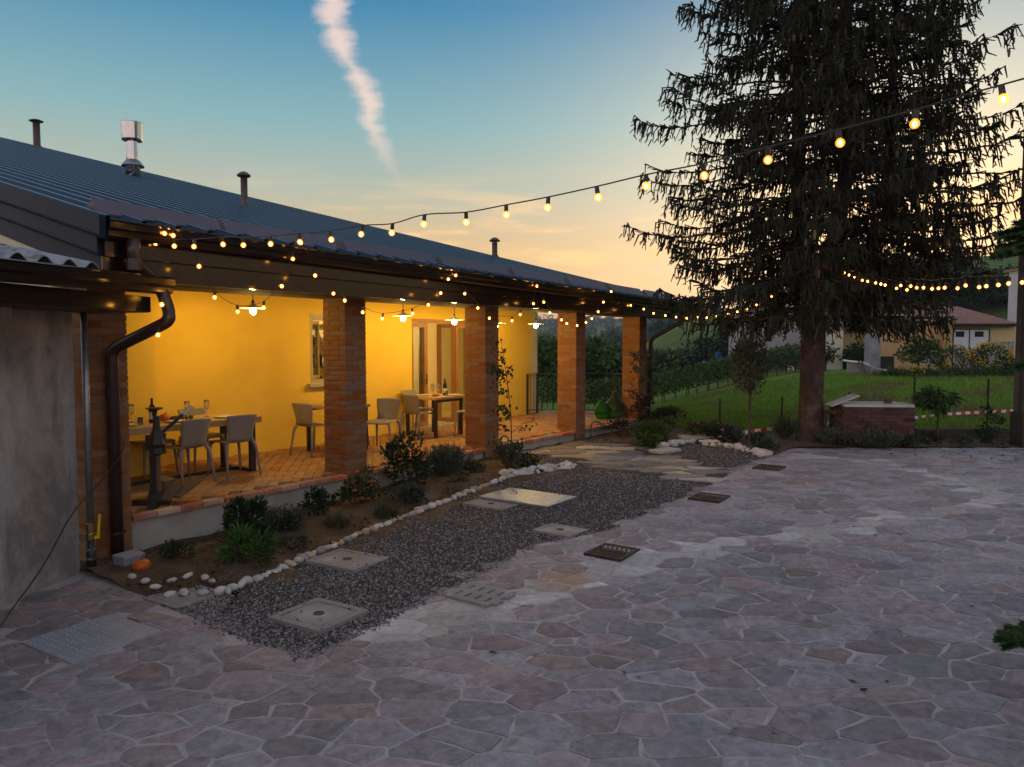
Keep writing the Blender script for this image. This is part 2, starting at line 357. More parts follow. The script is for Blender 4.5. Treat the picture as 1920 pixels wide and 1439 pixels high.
# ------------------------------------------------------------------ ground: one sheet to the horizon
def hills(x, y):
    x = np.asarray(x, float); y = np.asarray(y, float)
    r = np.hypot(x, y); phi = np.degrees(np.arctan2(x * RT[0] + y * RT[1], x * FW[0] + y * FW[1]))
    h = .2 * sstep(4.0, 10.5, x)
    h = h - .09 * sstep(14.0, 13.0, r)                      # lies under the courtyard and beds
    h = h - 1.75 * sstep(16, 44, r) * (1 - sstep(8, 25, phi)) * sstep(-60, -20, phi)
    right = sstep(5, 17, phi)
    h = h + .42 * sstep(20, 40, r) * right
    h = h - 5.0 * sstep(48, 110, r) * (1 - sstep(4, 11, phi)) * sstep(-120, -60, phi)
    mid = np.interp(phi, [-180, 5, 9, 12, 16, 24, 40, 70, 180], [0, 0, 1.5, 6.5, 9, 17, 17, 10, 0])
    h = h + mid * sstep(62, 165, r)
    und = 5 * np.sin(x * .004 + 1) + 4 * np.sin(y * .0061 + 2.0) + 3 * np.sin((x + y) * .011)
    h = h + sstep(380, 1350, r) * (46 + und + 6 * np.sin(phi * .35))
    return h
rr = np.concatenate([np.linspace(.5, 60, 90), np.geomspace(62, 1750, 70)]); aa = np.linspace(-math.pi, math.pi, 241)
RR, AA = np.meshgrid(rr, aa, indexing='ij'); GX = RR * np.cos(AA); GY = RR * np.sin(AA); GZ = hills(GX, GY)
nr_, na = RR.shape; idx = np.arange(nr_ * na).reshape(nr_, na)
Fq = np.stack([idx[:-1, :-1], idx[1:, :-1], idx[1:, 1:], idx[:-1, 1:]], -1).reshape(-1, 4)
q = Nodes('grass_ground')
base = q.mix(q.mr(q.noise(.9, 6), .35, .65), (.115, .225, .018), (.14, .23, .026))
base = q.mix(q.mr(q.noise(.22, 4, sxyz=(1, 2.4, 1)), .48, .62), base, (.15, .125, .045))
base = q.mix(q.mr(q.noise(.012, 5), .44, .56), base, (.035, .060, .018))
wv = q.n('ShaderNodeTexWave'); mpn = q.n('ShaderNodeMapping'); q.l(q.g.outputs['Position'], mpn.inputs[0]); mpn.inputs['Rotation'].default_value = (0, 0, .7)
q.l(mpn.outputs[0], wv.inputs[0]); wv.inputs['Scale'].default_value = .12; wv.inputs['Distortion'].default_value = 1.2
ln = q.n('ShaderNodeVectorMath', operation='LENGTH'); q.l(q.g.outputs['Position'], ln.inputs[0])
far = q.mr(ln.outputs['Value'], 75, 130)
vine = q.mix(wv.outputs['Fac'], (.06, .10, .02), (.14, .17, .04))
fm = q.n('ShaderNodeMath', operation='MULTIPLY'); q.l(far, fm.inputs[0]); q.l(q.mr(q.noise(.006, 3), .40, .52), fm.inputs[1])
base = q.mix(fm.outputs[0], base, vine)
m_ground = q.done(q.pbsdf(base, .95, 0, .15, q.bump(q.noise(9, 6, .7), .6, .06)))
g = link('ground', npmesh('ground', np.stack([GX, GY, GZ], -1).reshape(-1, 3), Fq[:, ::-1], m_ground, True)); tag(g, kind='structure')

# ------------------------------------------------------------------ courtyard with crazy paving
def edge_y(x):                    # pavement / gravel boundary
    return float(np.interp(x, [3.2, 3.5, 4.3, 6.4, 7.2, 9.3, 11.6, 14.6], [4.02, 4.03, 4.10, 4.20, 3.78, 3.62, 3.78, 3.62]))
FA, FB = np.array([14.2, 3.62]), np.array([16.5, .34]); FD = (FB - FA) / np.linalg.norm(FB - FA); FN = np.array([FD[1], -FD[0]])
if FN @ np.array([1, 0]) < 0: FN = -FN
FE = FA + FD * 9.0
WD = np.array([.883, .470]); WN = np.array([.470, -.883]); WP = np.array([2.48, 6.81])     # outbuilding wall: direction, outward normal, a point
def in_court(x, y):
    p = np.array([x, y])
    if (p - WP) @ WN < .02 and x < 3.4: return False
    if (p - FA) @ FN > 0: return False
    if x > 3.24: return y < edge_y(x)
    return y < 7.2
# covers and plates let into the ground: name, quad corners (in order), kind
SQ = {}
def quadpts(pix, z): return [atz(a, b, z)[:2] for a, b in pix]
def ground_at(p): return ground_h(p[0], p[1])
covers = dict(
    A=dict(c=(3.82, 4.53), w=.52, d=.56, rz=.07), B=dict(c=(4.95, 5.44), w=.50, d=.62, rz=.09), C=dict(c=(3.49, 5.84), w=.46, d=.46, rz=.05),
    D=dict(c=(7.44, 5.55), w=.38, d=.62, rz=-.03), E=dict(c=(6.91, 4.21), w=.38, d=.48, rz=-.05),
    P1=dict(c=(2.605, 5.56), w=.66, d=.66, rz=.06), P2=dict(c=(7.94, 5.33), w=.70, d=1.05, rz=.0),
    S=dict(c=(4.92, 3.79), w=.40, d=.46, rz=.0), G1=dict(c=(6.54, 3.38), w=.44, d=.40, rz=.0), G2=dict(c=(9.11, 3.34), w=.44, d=.40, rz=0), G3=dict(c=(11.69, 3.34), w=.44, d=.40, rz=0))
def clip(poly, n, d):             # keep n.p <= d
    out = []; m = len(poly)
    for i in range(m):
        a, b = poly[i], poly[(i + 1) % m]; da = a[0] * n[0] + a[1] * n[1] - d; db = b[0] * n[0] + b[1] * n[1] - d
        if da <= 0: out.append(a)
        if (da < 0 < db) or (db < 0 < da):
            t = da / (da - db); out.append((a[0] + (b[0] - a[0]) * t, a[1] + (b[1] - a[1]) * t))
    return out
def area(p): return .5 * sum(p[i][0] * p[(i + 1) % len(p)][1] - p[(i + 1) % len(p)][0] * p[i][1] for i in range(len(p))) if len(p) > 2 else 0
def rough_outline(poly, rnd, amp=.012):
    # chaikin-cut corners, then jitter
    out = []; m = len(poly)
    for i in range(m):
        a, b = np.array(poly[i]), np.array(poly[(i + 1) % m]); L = np.linalg.norm(b - a)
        if L < .02: out.append(tuple((a + b) / 2)); continue
        k = min(.15, .010 / L)
        pts = [a + (b - a) * k, a + (b - a) * (1 - k)]
        if L > .15: pts.insert(1, a + (b - a) * rnd.uniform(.3, .7))
        nrm = np.array([b[1] - a[1], a[0] - b[0]]) / L
        out += [tuple(p + nrm * rnd.uniform(-amp, amp)) for p in pts]
    return out
def slab_mesh(mb, poly, z0, z1, bev=.008, tilt=None, zf=None):
    n = len(poly); c = np.mean(poly, 0); zf = zf or (lambda x, y: 0)
    tl = tilt or (0, 0); bev = .30
    inner = [tuple(c + (np.array(p) - c) * (1 - bev)) for p in poly]
    tz = lambda p: tl[0] * (p[0] - c[0]) + tl[1] * (p[1] - c[1])
    vs = [(p[0], p[1], zf(*p) + z0) for p in poly] + [(p[0], p[1], zf(*p) + z1 - .004 + tz(p)) for p in poly] + [(p[0], p[1], zf(*p) + z1 + tz(p)) for p in inner]
    fs = [(i, (i + 1) % n, n + (i + 1) % n, n + i) for i in range(n)] + [(n + i, n + (i + 1) % n, 2 * n + (i + 1) % n, 2 * n + i) for i in range(n)] + [tuple(range(2 * n, 3 * n))]
    mb.add(vs, fs)
    if not hasattr(mb, 'edge'): mb.edge = []
    mb.edge += [1.0] * (2 * n) + [0.0] * n
def edged(me, mb):
    a = me.attributes.new('edge', 'FLOAT', 'POINT'); a.data.foreach_set('value', mb.edge); return me
def voronoi(pts, joint, rnd, reach=.75, wt=0.0):
    cells = {}; G = {}; Wt_ = [rnd.uniform(-wt, wt) for _ in pts]
    for i, p in enumerate(pts): G.setdefault((int(p[0] // reach), int(p[1] // reach)), []).append(i)
    res = []
    for i, p in enumerate(pts):
        gx, gy = int(p[0] // reach), int(p[1] // reach)
        nb = [j for a in (-1, 0, 1) for b in (-1, 0, 1) for j in G.get((gx + a, gy + b), []) if j != i]
        nb.sort(key=lambda j: (pts[j][0] - p[0]) ** 2 + (pts[j][1] - p[1]) ** 2)
        poly = [(p[0] - .6, p[1] - .6), (p[0] + .6, p[1] - .6), (p[0] + .6, p[1] + .6), (p[0] - .6, p[1] + .6)]; jn = rnd.uniform(*joint)
        for j in nb[:22]:
            dx, dy = pts[j][0] - p[0], pts[j][1] - p[1]; L = math.hypot(dx, dy)
            if L / 2 > 1.0: break
            n = (dx / L, dy / L); poly = clip(poly, n, n[0] * p[0] + n[1] * p[1] + L / 2 + (Wt_[i] - Wt_[j]) / (2 * L) - jn)
            if len(poly) < 3: break
        res.append(poly)
    return res
rnd = random.Random(11)
def scatter(x0, x1, y0, y1, dmin, n, ok, st=None, pre=()):
    pts = list(pre); G = {}; c = dmin
    for a, b in pts: G.setdefault((int(a // c), int(b // c)), []).append((a, b))
    for _ in range(n):
        x, y = rnd.uniform(x0, x1), rnd.uniform(y0, y1)
        d = dmin * (st(x, y) if st else rnd.uniform(.75, 1.25))
        if not ok(x, y): continue
        k = (int(x // c), int(y // c))
        if any((x - a) ** 2 + ((y - b)) ** 2 < d * d for i in (-2, -1, 0, 1, 2) for j in (-2, -1, 0, 1, 2) for a, b in G.get((k[0] + i, k[1] + j), ())): continue
        G.setdefault(k, []).append((x, y)); pts.append((x, y))
    return pts
STR = 1.5; BR = np.array([[RT[0], RT[1]], [FW[0], FW[1]]])         # stones lie long side across
def to_s(x, y): q_ = BR @ np.array([x, y]); return q_[0] / STR, q_[1]
def from_s(a, b): q_ = BR.T @ np.array([a * STR, b]); return (q_[0], q_[1])
okc = lambda a, b: (lambda p_: in_court(*p_) or in_court(p_[0] - .25, p_[1] - .3))(from_s(a, b))
ca_ = [to_s(*p_) for p_ in ((.6, -4.2), (19.5, -4.2), (.6, 7.4), (19.5, 7.4))]; bx = (min(c[0] for c in ca_), max(c[0] for c in ca_), min(c[1] for c in ca_), max(c[1] for c in ca_))
pp = scatter(*bx, .27, 7000, okc, lambda x, y: rnd.uniform(.8, 1.35)); pp = scatter(*bx, .18, 30000, okc, lambda x, y: rnd.uniform(.8, 1.2), pp); pp = scatter(*bx, .13, 12000, okc, lambda x, y: 1.0, pp)
cells = [[from_s(*p_) for p_ in poly] for poly in voronoi(pp, (.004, .010), rnd, reach=.6, wt=.011)]
ARC1 = np.array([(3.9, 4.0), (4.65, 3.63), (5.39, 3.29), (6.54, 3.08), (7.64, 2.4), (8.63, 1.56), (10.18, .68), (11.6, -.3)])
ARC2 = np.array([(13.1, 3.3), (13.46, 2.46), (12.9, 1.7), (12.39, 1.11), (11.25, .18), (10.6, -.5)])
def near_arc(p):
    best = 9
    for A in (ARC1, ARC2):
        for a, b in zip(A[:-1], A[1:]):
            t = np.clip(((p - a) @ (b - a)) / ((b - a) @ (b - a)), 0, 1); best = min(best, np.linalg.norm(p - a - t * (b - a)))
    return best
court = MB()
gx = np.linspace(.2, 20, 60); mbv = []
outer = [(-3.5, 2.2), (-1, -5), (19.5, -5), (tuple(FE)), tuple(FB), tuple(FA)] + [(x, edge_y(x) + .02) for x in (14.0, 13, 12, 11, 10, 9.3, 8.6, 8, 7.6, 7.2, 6.9, 6.4, 6, 5.5, 5, 4.5, 4, 3.5, 3.24)] + [(3.24, 7.3), (2.0, 7.3)]
# mortar bed as strips along x so that it follows the ground
def strip_sheet(mb, x0, x1, lo, hi, dz, n=60):
    xs = np.linspace(x0, x1, n); vs = []
    for x in xs: vs += [(x, lo(x), ground_h(x, 0) + dz), (x, hi(x), ground_h(x, 0) + dz)]
    mb.add(vs, [(2 * i, 2 * i + 2, 2 * i + 3, 2 * i + 1) for i in range(n - 1)])
strip_sheet(court, -4, 3.24, lambda x: -6, lambda x: min(WP[1] + (x - WP[0]) * WD[1] / WD[0] + .3, 7.6), 0, 12)
def farY(x): return FA[1] + (x - FA[0]) * FD[1] / FD[0]
strip_sheet(court, 3.24, 14.2, lambda x: -6, lambda x: edge_y(x) + .03, 0, 80)
strip_sheet(court, 14.2, 20, lambda x: -7.5, farY, 0, 20)
court.add([(x, y, -.0015) for x, y in ((3.2, 5.0), (3.75, 5.55), (3.75, 7.45), (3.2, 7.45))], [(0, 1, 2, 3)])
courtyard = tag(court.build('courtyard', m_mortar), kind='structure')
stuff = MB(); stones = []
for poly in cells:
    if len(poly) < 3 or abs(area(poly)) < .004: continue
    c = np.mean(poly, 0)
    if not in_court(*c): continue
    for kq, cv in covers.items():
        dx, dy = c[0] - cv['c'][0], c[1] - cv['c'][1]
        if abs(dx) > 1 or abs(dy) > 1: continue
        ca, sa = math.cos(cv['rz']), math.sin(cv['rz']); best = None
        for n, h in (((ca, sa), cv['w'] / 2), ((-ca, -sa), cv['w'] / 2), ((-sa, ca), cv['d'] / 2), ((sa, -ca), cv['d'] / 2)):
            n = (-n[0], -n[1]); off = n[0] * cv['c'][0] + n[1] * cv['c'][1] - h - .012
            pc = clip(poly, n, off)
            if len(pc) > 2 and (best is None or abs(area(pc)) > abs(area(best))): best = pc
        poly = best or []
        if len(poly) < 3: break
    if len(poly) < 3 or abs(area(poly)) < .003: continue
    p2 = rough_outline(poly, rnd); c = np.mean(p2, 0)
    if len(p2) < 4: continue
    na_ = near_arc(c)
    k = 'pale' if (na_ < .15 and rnd.random() < .85) or (na_ < .30 and rnd.random() < .35) else rnd.choices(['mauve', 'grey', 'brown'], [.5, .38, .12])[0]
    dist = c @ FW; lat = c @ RT
    vis = dist > 2 and abs(lat / max(dist, .1)) < .72 and not (FPX * 2.15 / max(dist, .1) > 810)
    stones.append((abs(area(p2)) / max(dist, 1.0) ** 3 * (1 if vis else 1e-6), p2, k, dist))
stones.sort(key=lambda s: -s[0])
kinds = list(m_stI)
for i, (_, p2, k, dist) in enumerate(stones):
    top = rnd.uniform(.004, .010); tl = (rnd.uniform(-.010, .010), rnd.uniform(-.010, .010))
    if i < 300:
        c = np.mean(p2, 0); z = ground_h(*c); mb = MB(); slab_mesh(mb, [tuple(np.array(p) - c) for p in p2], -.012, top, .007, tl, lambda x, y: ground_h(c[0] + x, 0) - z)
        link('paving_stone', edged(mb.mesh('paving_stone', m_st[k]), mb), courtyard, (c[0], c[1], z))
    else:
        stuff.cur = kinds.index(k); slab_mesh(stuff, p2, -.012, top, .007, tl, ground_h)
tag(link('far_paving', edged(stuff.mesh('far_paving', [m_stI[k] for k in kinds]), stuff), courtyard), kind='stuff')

# ------------------------------------------------------------------ gravel strip, flower beds
def bed_front(x): return float(np.interp(x, [3.3, 3.7, 4.8, 6.1, 7.6, 8.9, 9.95], [6.05, 5.60, 5.86, 6.06, 6.16, 6.26, 5.85]))
gb = MB(); strip_sheet(gb, 3.24, 16.5, lambda x: (edge_y(x) - .02) if x < 14.2 else farY(x), lambda x: 7.48 if x > 3.85 else 5.0 + (x - 3.24) * .9, .004, 140)
gravel = tag(gb.build('gravel_strip', m_gbase), kind='structure')
sb = MB(); xs = np.linspace(3.3, 9.95, 60); ny = 14; vs = []
for x in xs:
    f, b = bed_front(x) - (.30 if x > 4.2 else 0) - .06 * math.sin(x * 5), 7.45
    for j in range(ny):
        t = j / (ny - 1); y = f + (b - f) * t
        vs.append((x, y, ground_h(x, y) + .009 + .045 * float(sstep(.12, .5, t)) * (1 - .6 * float(sstep(.7, 1, t))) + .018 * math.sin(x * 7 + y * 5) * math.sin(y * 9) * (t > 0)))
sb.add(vs, [(i * ny + j, (i + 1) * ny + j, (i + 1) * ny + j + 1, i * ny + j + 1) for i in range(59) for j in range(ny - 1)])
tag(sb.build('flower_bed', m_soil, smooth=True), kind='structure')
sb = MB(); bed2 = [(12.75, 5.55), (13.75, 5.45), (13.5, 4.62), (12.7, 3.72), (14.25, 3.6), (16.55, .3), (19.2, -3.6), (19.9, -3.1), (17.6, 1.5), (16.4, 4.4), (16.2, 7.4), (13.6, 7.42), (12.9, 6.6)]
sb.add([(x, y, .222) for x, y in bed2], [tuple(range(len(bed2)))])
tag(sb.build('planting_bed', m_soil), kind='structure')
# gravel chips
n = 46000; gxr = 3.26 + rng.random(n) ** 1.35 * 11.2; gyr = np.array([edge_y(x) for x in gxr]); up = np.array([bed_front(x) if x < 9.95 else 7.4 for x in gxr])
t = rng.random(n); gyr2 = gyr - .02 + (up - gyr) * t; ks = 1600; gyr2[:ks] = gyr[:ks] - np.abs(rng.normal(0, .035, ks)); gxr[ks:ks + 260] = 3.26 - np.abs(rng.normal(0, .03, 260)); gyr2[ks:ks + 260] = rng.uniform(4.0, 5.3, 260)
keep = np.ones(n, bool); lift = np.zeros(n)
for k, cv in covers.items():
    dx, dy = gxr - cv['c'][0], gyr2 - cv['c'][1]; ca, sa = math.cos(cv['rz']), math.sin(cv['rz'])
    on_ = (abs(dx * ca + dy * sa) < cv['w'] / 2) & (abs(-dx * sa + dy * ca) < cv['d'] / 2); fewc = rng.random(n) < (.018 if k in 'ABD' or k == 'P2' else 0); lift = np.where(on_ & fewc, .033, lift); keep &= ~(on_ & ~fewc)
PATH = np.array([(11.0, 7.45), (12.75, 7.4), (12.55, 6.1), (10.75, 3.66), (9.75, 3.60), (10.05, 4.8)])
def in_poly(x, y, P):
    c = np.zeros(len(x), bool); j = len(P) - 1
    for i in range(len(P)):
        k = ((P[i][1] > y) != (P[j][1] > y)) & (x < (P[j][0] - P[i][0]) * (y - P[i][1]) / (P[j][1] - P[i][1] + 1e-12) + P[i][0]); c ^= k; j = i
    return c
inp = in_poly(gxr, gyr2, PATH); keep &= ~inp | (rng.random(n) < .12)
nearbed = (up - gyr2) < .60 * rng.random(n); keep &= ~(nearbed & (gxr < 9.9) & (rng.random(n) < .6))
gxr, gyr2 = gxr[keep], gyr2[keep]; n = len(gxr); gz = .2 * sstep(4, 10.5, gxr) + .006 + lift[keep]
octv = np.array([(1, 0, 0), (0, 1, 0), (-1, 0, 0), (0, -1, 0), (0, 0, 1), (0, 0, -1)], float)
octf = np.array([(0, 1, 4), (1, 2, 4), (2, 3, 4), (3, 0, 4), (1, 0, 5), (2, 1, 5), (3, 2, 5), (0, 3, 5)])
sz = .006 + .011 * rng.random((n, 1, 1)) ** 2; V = octv[None] * sz * rng.uniform(.5, 1.3, (n, 6, 3)) * np.array([1.2, 1, .75])
an = rng.random(n) * 6.28; ca, sa = np.cos(an)[:, None], np.sin(an)[:, None]; tl = rng.normal(0, .5, n)[:, None]
x, y, z = V[..., 0], V[..., 1], V[..., 2]; y, z = y * np.cos(tl) - z * np.sin(tl), y * np.sin(tl) + z * np.cos(tl)
V = np.stack([x * ca - y * sa + gxr[:, None], x * sa + y * ca + gyr2[:, None], z + gz[:, None]], -1)
F = octf[None] + (np.arange(n) * 6)[:, None, None]
tag(link('gravel', npmesh('gravel', V.reshape(-1, 3), F.reshape(-1, 3), m_gravel)), 'dark grey gravel chips between the paving and the flower bed', 'gravel', kind='stuff')
# soil clods in the bed
n = 2600; cx_ = rng.uniform(3.3, 9.9, n); cy_ = np.array([bed_front(x) for x in cx_]); cy_ = cy_ + (7.4 - cy_) * rng.random(n)
V = octv[None] * (.006 + .02 * rng.random((n, 1, 1)) ** 3) * rng.uniform(.5, 1.4, (n, 6, 3)) + np.stack([cx_, cy_, .2 * sstep(4, 10.5, cx_) + .045], -1)[:, None]
tag(link('soil_clods', npmesh('soil_clods', V.reshape(-1, 3), (octf[None] + (np.arange(n) * 6)[:, None, None]).reshape(-1, 3), m_soil)), 'crumbly brown soil clods scattered in the flower bed', 'soil', kind='stuff')
# flagstone path across the gravel
m_flag = [stone_mat('flag_warm', (.36, .25, .15), (.45, .33, .22), sm=(.75, .95), edge=.05, rust=False), stone_mat('flag_grey', (.16, .13, .125), (.22, .18, .17), sm=(.75, .95), edge=.05, rust=False), stone_mat('flag_pale', (.42, .35, .28), (.50, .43, .35), sm=(.75, .95), edge=.05, rust=False)]
pa = MB(); pa.add([(x, y, ground_h(x, y) + .007) for x, y in PATH], [tuple(range(len(PATH)))])
path = tag(pa.build('flagstone_path', m_gbase), kind='structure')
def okp(x, y): return bool(in_poly(np.array([x]), np.array([y]), PATH)[0])
FSX = 2.1
def to_f(x, y): q_ = BR @ np.array([x, y]); return q_[0] / FSX, q_[1]
def from_f(a, b): q_ = BR.T @ np.array([a * FSX, b]); return (q_[0], q_[1])
fp = scatter(-1.2, 3.2, 9, 16, .22, 9000, lambda a, b: True, lambda x, y: rnd.uniform(.7, 1.4))
# stretch: work in a frame turned along the path so that the flags come out long and thin
for poly in voronoi(fp, (.005, .012), rnd, wt=.022):
    poly = [from_f(*p_) for p_ in poly]
    if len(poly) < 3: continue
    c = np.mean(poly, 0)
    if not okp(*c): continue
    p2 = rough_outline(poly, rnd, .01); c = np.mean(p2, 0); z = ground_h(*c)
    mb = MB(); slab_mesh(mb, [tuple(np.array(p) - c) for p in p2], -.01, rnd.uniform(.022, .034), .006, (rnd.uniform(-.015, .015), rnd.uniform(-.015, .015)))
    link('flagstone', edged(mb.mesh('flagstone', rnd.choices(m_flag, [.22, .70, .08])[0]), mb), path, (c[0], c[1], z))
# ------------------------------------------------------------------ farmhouse with its porch
def rounded(pts, r=.08, k=4):
    pts = [Vector(p) for p in pts]; out = [pts[0]]
    for a, b, c in zip(pts[:-2], pts[1:-1], pts[2:]):
        u = (a - b); v = (c - b); ru = min(r, u.length * .45); rv = min(r, v.length * .45); p, q = b + u.normalized() * ru, b + v.normalized() * rv
        for i in range(k + 1):
            t = i / k; out.append(p * (1 - t) ** 2 + b * 2 * t * (1 - t) + q * t * t)
    return out + [pts[-1]]
Y0, YW, ZF = 7.42, 10.16, .40
SL, TX = .258, -.0145
def roofz(x, y): return 3.23 + SL * (y - 6.77) + TX * (x - 3.33)
XA, XB = 3.33, 17.05
house = thing('farmhouse', 'long low farmhouse with lit yellow porch, brick pillars and dark metal roof', 'house', (XA, Y0, 0))
# back wall with a window and a wide door opening
WIN = (8.46, 9.36, 1.45, 2.58); DOOR = (11.0, 13.05, ZF, 2.62)
wb = MB()
def wallpiece(x0, x1, z0, z1): wb.bb((x0, YW, z0), (x1, YW + .34, z1))
wallpiece(5.4, WIN[0], .0, 3.35); wallpiece(WIN[0], WIN[1], 0, WIN[2]); wallpiece(WIN[0], WIN[1], WIN[3], 3.35)
wallpiece(WIN[1], DOOR[0], 0, 3.35); wallpiece(DOOR[0], DOOR[1], 0, .39); wallpiece(DOOR[0], DOOR[1], DOOR[3], 3.35); wallpiece(DOOR[1], 15.25, 0, 3.35)
wb.build('wall', m_plaster, house)
sw = MB(); sw.bb((3.45, 9.60, 0), (5.4, YW + .34, 3.35)); sw.build('wall', m_plaster, house)
ew = MB()
for x0, x1, ya in ((3.42, 3.70, 7.9), (15.25, 15.55, YW)):
    ew.prism([(ya, 0), (43.5, 0), (43.5, roofz(x0, 43.5) - .25), (ya, roofz(x0, ya) - .25)], 'x', x0, x1)
ew.bb((3.42, 43.5, 0), (15.55, 43.8, 12.2)); ew.build('side_wall', m_cream, house)
dd = MB(); dd.bb((4.06, 9.575, ZF), (4.72, 9.598, 2.5)); dd.build('side_door', m_wood, house)
cl_ = MB(); cl_.bb((3.7, 7.80, 2.98), (15.9, YW, 3.05)); cl_.build('ceiling', m_cream, house)
# terrace
te = MB(); te.bb((3.86, Y0 + .05, -.1), (16.4, YW, ZF - .052)); te.bb((16.4, 8.3, -.1), (16.75, YW + .2, ZF - .052)); te.bb((15.25, YW, -.1), (16.75, YW + .3, ZF - .052))
terrace = te.build('terrace', m_concrete, house)
PIL = [3.52, 6.76, 9.80, 12.76, 15.62]; PW, PD = .37, .43
eb = MB(); eb.bevbox((0, 0, 0), (.240, .125, .052), .008); em = eb.mesh('edge_brick', m_edge)
for a, b in list(zip([p + PW for p in PIL[:-1]], PIL[1:])) + [(PIL[-1] + PW, 16.42)]:
    k = max(1, round((b - a) / .252)); st = (b - a) / k
    for i in range(k):
        o = link('edge_brick', em, terrace, (a + (i + .5) * st + random.uniform(-.004, .004), Y0 + .045 + random.uniform(-.008, .008), ZF - .024 + random.uniform(-.003, .003)))
        o.rotation_euler = (0, random.uniform(-.012, .012), random.uniform(-.02, .02)); o.scale = ((st - .012) / .24, 1, 1)
ft = MB(); Wt = .125; c45 = math.sqrt(.5)
for a in range(-70, 140):
    for b in range(-60, 60):
        for (x0, y0, x1, y1) in ((0, 0, 2 * Wt, Wt), (0, Wt, Wt, 3 * Wt)):
            mx, my = (x0 + x1) / 2 + a * Wt + 2 * b * Wt, (y0 + y1) / 2 + a * Wt - 2 * b * Wt
            X, Y = 10 + (mx - my) * c45 * 1, 8.8 + (mx + my) * c45 - 0
            if 3.95 < X < 16.6 and Y0 + .19 < Y < YW + (.2 if X > 15.4 else -.06):
                ft.bevbox((X, Y, ZF - .022 + random.uniform(-.0015, .0015)), (x1 - x0 - .008, y1 - y0 - .008, .042), .004, math.pi / 4)
tag(ft.build('floor_tiles', m_tile, terrace), kind='stuff')
# brick pillars
CH = .066; BA = MB(); BA.bevbox((0, 0, 0), (PW - .132, .118, .055), .004); bma = BA.mesh('brick', m_brick)
BB = MB(); BB.bevbox((0, 0, 0), (.118, PD - .132, .055), .004); bmb = BB.mesh('brick', m_brick)
for ip, px in enumerate(PIL):
    zb = ground_h(px, 0) - .02; core = MB(); core.bb((px + .007, Y0 + .007, zb), (px + PW - .007, Y0 + PD - .007, 2.80))
    pil = core.build('pillar', m_bmort, house); rest = MB(); nrow = int((2.76 - zb) / CH)
    for r in range(nrow):
        z = zb + (r + .5) * CH; alt = r % 2
        sp = [(0, (PW - .132) / 2 if not alt else PW - (PW - .132) / 2, .059), (1, PW - .059, (PD - .132) / 2 if not alt else PD - (PD - .132) / 2), (0, PW - (PW - .132) / 2 if not alt else (PW - .132) / 2, PD - .059), (1, .059, PD - (PD - .132) / 2 if not alt else (PD - .132) / 2)]
        for j, (ty, x, y) in enumerate(sp):
            p = (px + x, Y0 + y, z)
            if ip == 1 or (ip == 0 and j != 2):
                o = link('brick', bmb if ty else bma, pil, (p[0] + random.uniform(-.002, .002), p[1] + random.uniform(-.002, .002), z))
                o.rotation_euler = (random.uniform(-.006, .006), random.uniform(-.006, .006), random.uniform(-.006, .006))
            else:
                rest.bevbox(p, (.118, PD - .132, .055) if ty else (PW - .132, .118, .055), .004)
    if rest.v: tag(rest.build('brickwork', m_brickI, pil), kind='stuff')
# beam, stepped fascia, gutter (level at the bottom, roof edge falls slightly with X)
def swept(name, prof, mat, xa=3.40, xb=16.98, parent=house, smooth=False, tilt=True, nseg=1):
    mb = MB(); n = len(prof); vs = []
    for i in range(nseg + 1):
        x = xa + (xb - xa) * i / nseg
        for y, z, k in prof: vs.append((x, y, z + (TX * (x - 3.33) * k if tilt else 0)))
    fs = [(i * n + j, (i + 1) * n + j, (i + 1) * n + (j + 1) % n, i * n + (j + 1) % n) for i in range(nseg) for j in range(n)] + [tuple(range(n)), tuple(nseg * n + j for j in range(n - 1, -1, -1))]
    mb.add(vs, fs); return mb.build(name, mat, parent, smooth)
swept('beam', [(7.36, 2.725, 0), (7.36, 3.02, 1), (7.88, 3.02, 1), (7.88, 2.725, 0)], m_oldwood, 3.45, 16.6)
swept('soffit', [(6.875, 2.722, 0), (6.875, 2.760, 0), (7.36, 2.760, 0), (7.36, 2.722, 0)], m_soffit)
swept('fascia', [(6.862, 2.712, 0), (6.862, 2.925, .55), (6.885, 2.925, .55), (6.885, 2.712, 0)], m_trim)
swept('fascia', [(6.815, 2.918, .55), (6.815, 3.10, 1), (6.90, 3.10, 1), (6.90, 2.918, .55)], m_trim)
gp = [(6.80, 3.075), (6.70, 3.065), (6.665, 3.085), (6.66, 3.13), (6.635, 3.15), (6.625, 3.20), (6.612, 3.212), (6.612, 3.222), (6.632, 3.222), (6.645, 3.16), (6.675, 3.135), (6.68, 3.095), (6.79, 3.09)]
gutter = swept('gutter', [(y, z, 1) for y, z in gp], m_trim, 3.36, 17.05)
# roof deck and ribbed metal sheets
rd = MB(); ya, yb = 6.74, 44.0
rd.add([(x, y, roofz(x, y) - dz) for dz in (.20, .02) for x, y in ((XA + .1, ya + .16), (XB, ya + .16), (XB, yb), (XA + .1, yb))], [(3, 2, 1, 0), (4, 5, 6, 7), (0, 1, 5, 4), (1, 2, 6, 5), (2, 3, 7, 6), (3, 0, 4, 7)])
roof = rd.build('roof', m_trim, house)
ns = 14; sw_ = (XB - XA) / ns; prof = []
for k in range(3):
    b = k * sw_ / 3
    prof += [(b, 0), (b + .020, .052), (b + .052, .052), (b + .072, 0), (b + .15, .004), (b + .22, .004)]
prof.append((sw_ + .01, 0)); pn = len(prof); rs = MB()
rs.add([(x, y, z + SL * (y - ya) + TX * x) for y in (ya - .06, yb) for x, z in prof], [(j, j + 1, pn + j + 1, pn + j) for j in range(pn - 1)])
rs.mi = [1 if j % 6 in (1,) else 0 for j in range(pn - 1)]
rm = rs.mesh('roof_sheet', [m_roof, m_ribglint])
